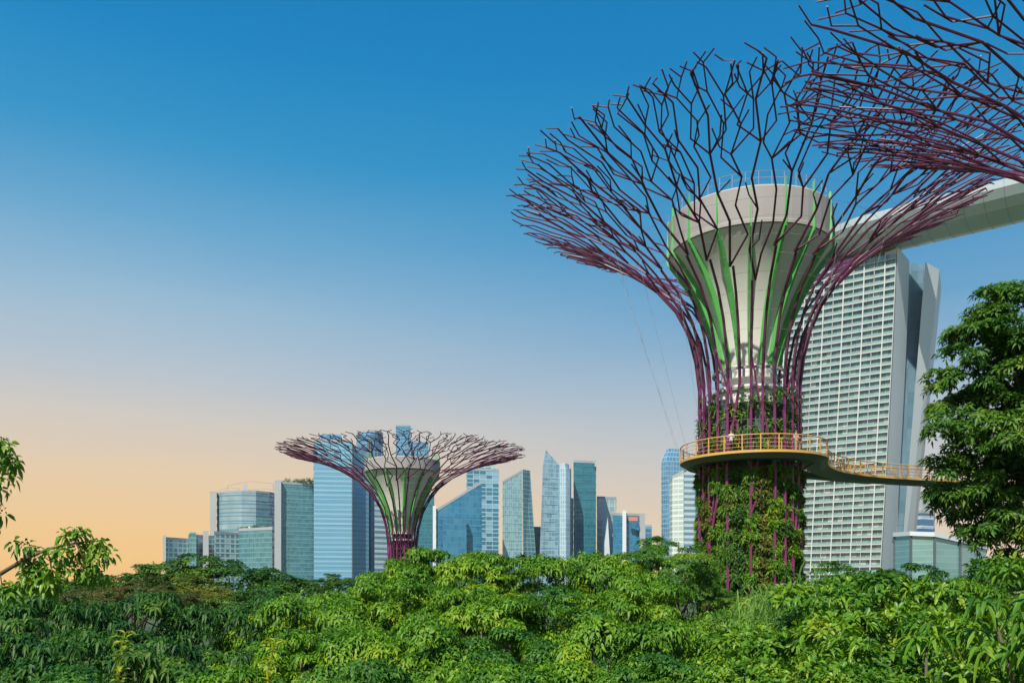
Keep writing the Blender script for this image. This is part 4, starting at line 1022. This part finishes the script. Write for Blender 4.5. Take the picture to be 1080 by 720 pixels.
def tall_right_tree():
    D = 22.0; k = D / F; base = XY(1150, D)
    root = empty('broadleaf_tree', (base[0], D, 0), 'tall dark broadleaf tree at the right edge in front of the hotel', 'tree', 'trees of the foreground')
    lob = []
    for (px, py, r, dy) in [(1052, 345, 42, 0), (1092, 340, 56, .6), (1022, 372, 34, -.3), (1062, 390, 46, -.8), (1006, 415, 30, .2), (1040, 430, 36, .5), (1100, 400, 60, -.5), (998, 458, 30, -.2), (1035, 475, 40, -.8),
                            (1085, 480, 55, -1.0), (1005, 505, 28, .4), (1042, 530, 36, .2), (1095, 545, 50, 0), (1022, 556, 24, -.3), (1140, 370, 80, .5), (1150, 480, 90, .5), (1135, 320, 50, 0), (1095, 322, 44, .2), (1052, 568, 34, .3), (1085, 590, 44, .2), (1030, 520, 34, .6), (1062, 450, 44, .3), (1075, 395, 40, .6), (1050, 500, 36, .7)]:
        p = W(px + 10, py, D); lob.append((p.x - base[0], dy, p.z, r * k, r * k * .8))
    me, pc = crown_mesh('tall_crown', lob, 77, M['leaf_tall'], 2.4, 0.30, 20, 9, 0.16, 0.42, 0.4, 0.6, quality=1, zmin=-.7, jit=(0.6, 1.18))
    link('crown', me, None, root)
    mb = MB(); rr = random.Random(4)
    limbs(mb, (0, 0, 0), (-.2, 0, 17.5), [tuple(pc[i] * np.array([.96, .96, .99])) for i in rr.sample(range(len(pc)), 46)], .3, rr, .6)
    mb.build('trunk', M['bark'], root, smooth=True)
M['leaf_tall'] = mat_leaf('tall_tree_leaves', (0.018, 0.070, 0.010), (0.044, 0.135, 0.014), (0.10, 0.21, 0.018), (0.18, 0.26, 0.03))
tall_right_tree()

def left_branch_tree():
    D = 8.5; k = D / F; base = XY(-90, D)
    root = empty('broadleaf_tree', (base[0], D, 0), 'near tree at the left edge reaching in with thin leafy branches', 'tree', 'trees of the foreground')
    lob = []
    for (px, py, r, dy) in [(78, 575, 20, 0), (98, 582, 15, .1), (62, 592, 16, -.1), (25, 582, 16, .1), (20, 606, 17, 0), (45, 612, 14, .1), (95, 600, 13, .1), (2, 615, 18, -.1),
                            (-4, 468, 15, 0), (-12, 496, 22, .1), (0, 506, 12, -.1), (-10, 530, 15, 0), (-50, 490, 30, 0), (-45, 560, 36, .2), (-85, 470, 40, .3), (-110, 520, 60, 0)]:
        p = W(px, py, D); lob.append((p.x - base[0], dy, p.z, r * k * .88, r * k * .8))
    me, pc = crown_mesh('branch_crown', lob, 88, M['leaf_mango'], 11, 0.07, 5, 5, 0.072, 0.56, 0.7, 0.25, quality=2, spread=(50, 115), zmin=-.9)
    link('crown', me, None, root)
    mb = MB(); rr = random.Random(9)
    mb.tube([(0, 0, 0), (.05, 0, 6), (-.05, 0, 11), (0, 0, 14.5)], [.16, .13, .1, .05], 9)
    def q(px, py): p = W(px, py, D); return (p.x - base[0], 0, p.z)
    main = [q(-88, 660), q(-40, 622), q(0, 605), q(25, 590), q(50, 579), q(80, 572), q(104, 570)]; mb.tube(main, [.045, .035, .022, .018, .014, .010, .005], 6)
    up = [q(-90, 600), q(-50, 540), q(-20, 500), q(0, 470)]; mb.tube(up, [.04, .03, .02, .006], 6)
    for i in rr.sample(range(len(pc)), 60):
        p = Vector(pc[i]); a = min([Vector(m_) for m_ in main[1:] + up[1:]], key=lambda m_: (m_ - p).length); mb.tube([a, a.lerp(p, .5) + Vector((0, 0, .02)), p], [.008, .006, .003], 4)
    mb.build('trunk', M['bark'], root, smooth=True)
left_branch_tree()

def shoot(px, ytop, D, h, label, seed):
    rr = random.Random(seed); top = W(px, ytop, D); base = Vector((top.x - .1, D, 0))
    root = empty('young_sapling', base, label, 'sapling', 'yellow young shoots'); pts = [Vector((0, 0, 0)), Vector((.02, 0, top.z - h)), Vector((.0, 0, top.z - h * .5)), Vector((.1, 0, top.z))]
    mb = MB(); mb.tube(pts, [.03, .02, .012, .004], 6); mb.build('stem', M['leaf_young'], root)
    P, D_, A = [], [], []
    for j in range(14):
        t = j / 13; z = top.z - h * (1 - t); c = Vector((.02 + .08 * t, 0, z)); a = j * 2.4
        for s in (0, math.pi):
            d = Vector((math.cos(a + s), math.sin(a + s), .75)).normalized(); P.append(c); D_.append(d); A.append(Vector((-math.cos(a + s) * .75, -math.sin(a + s) * .75, 1)).normalized())
    n_ = len(P); rg = np.random.default_rng(seed)
    me = leaves_mesh('leaf_tuft', np.array(P), np.array(D_), np.array(A), .22 * rg.uniform(.7, 1.2, n_), .075 * rg.uniform(.8, 1.2, n_), rg.uniform(.3, .8, n_), M['leaf_young'], 2); link('leaf_tuft', me, None, root)
shoot(132, 668, 11.0, .8, 'yellow-green young shoot standing up before the drooping trees at left', 1)
shoot(290, 676, 11.0, .75, 'yellow-green young shoot before the leftmost bright front tree', 2)

def palm(px, ytop, D, label, seed):
    rr = random.Random(seed); top = W(px, ytop, D); root = empty('palm_tree', (top.x, D, 0), label, 'palm', 'small distant palms')
    mb = MB(); mb.tube([(0, 0, 0), (.1, 0, top.z * .5), (0, 0, top.z - 1.2)], [.22, .17, .14], 8); mb.build('trunk', M['bark'], root)
    n_ = 90; rg = np.random.default_rng(seed); az = rg.uniform(0, 6.28, n_); el = rg.uniform(-.1, 1.3, n_)
    D_ = np.stack([np.cos(az) * np.cos(el), np.sin(az) * np.cos(el), np.sin(el)], 1); A = nrm(UP - D_ * D_[:, 2:3] + rg.normal(size=D_.shape) * .1)
    me = leaves_mesh('crown', np.tile([0, 0, top.z - 1.3], (n_, 1)), D_, A, rg.uniform(1.4, 2.1, n_), rg.uniform(.16, .28, n_), rg.uniform(.3, .8, n_), M['leaf_dark'], 2); link('crown', me, None, root)
palm(537, 583, 105, 'small dark palm top left of the three in front of the pale green tower', 1)
palm(551, 581, 108, 'small dark palm top in the middle of the three by the pale green tower', 2)
palm(563, 584, 106, 'small dark palm top right of the three near the pointed tower', 3)
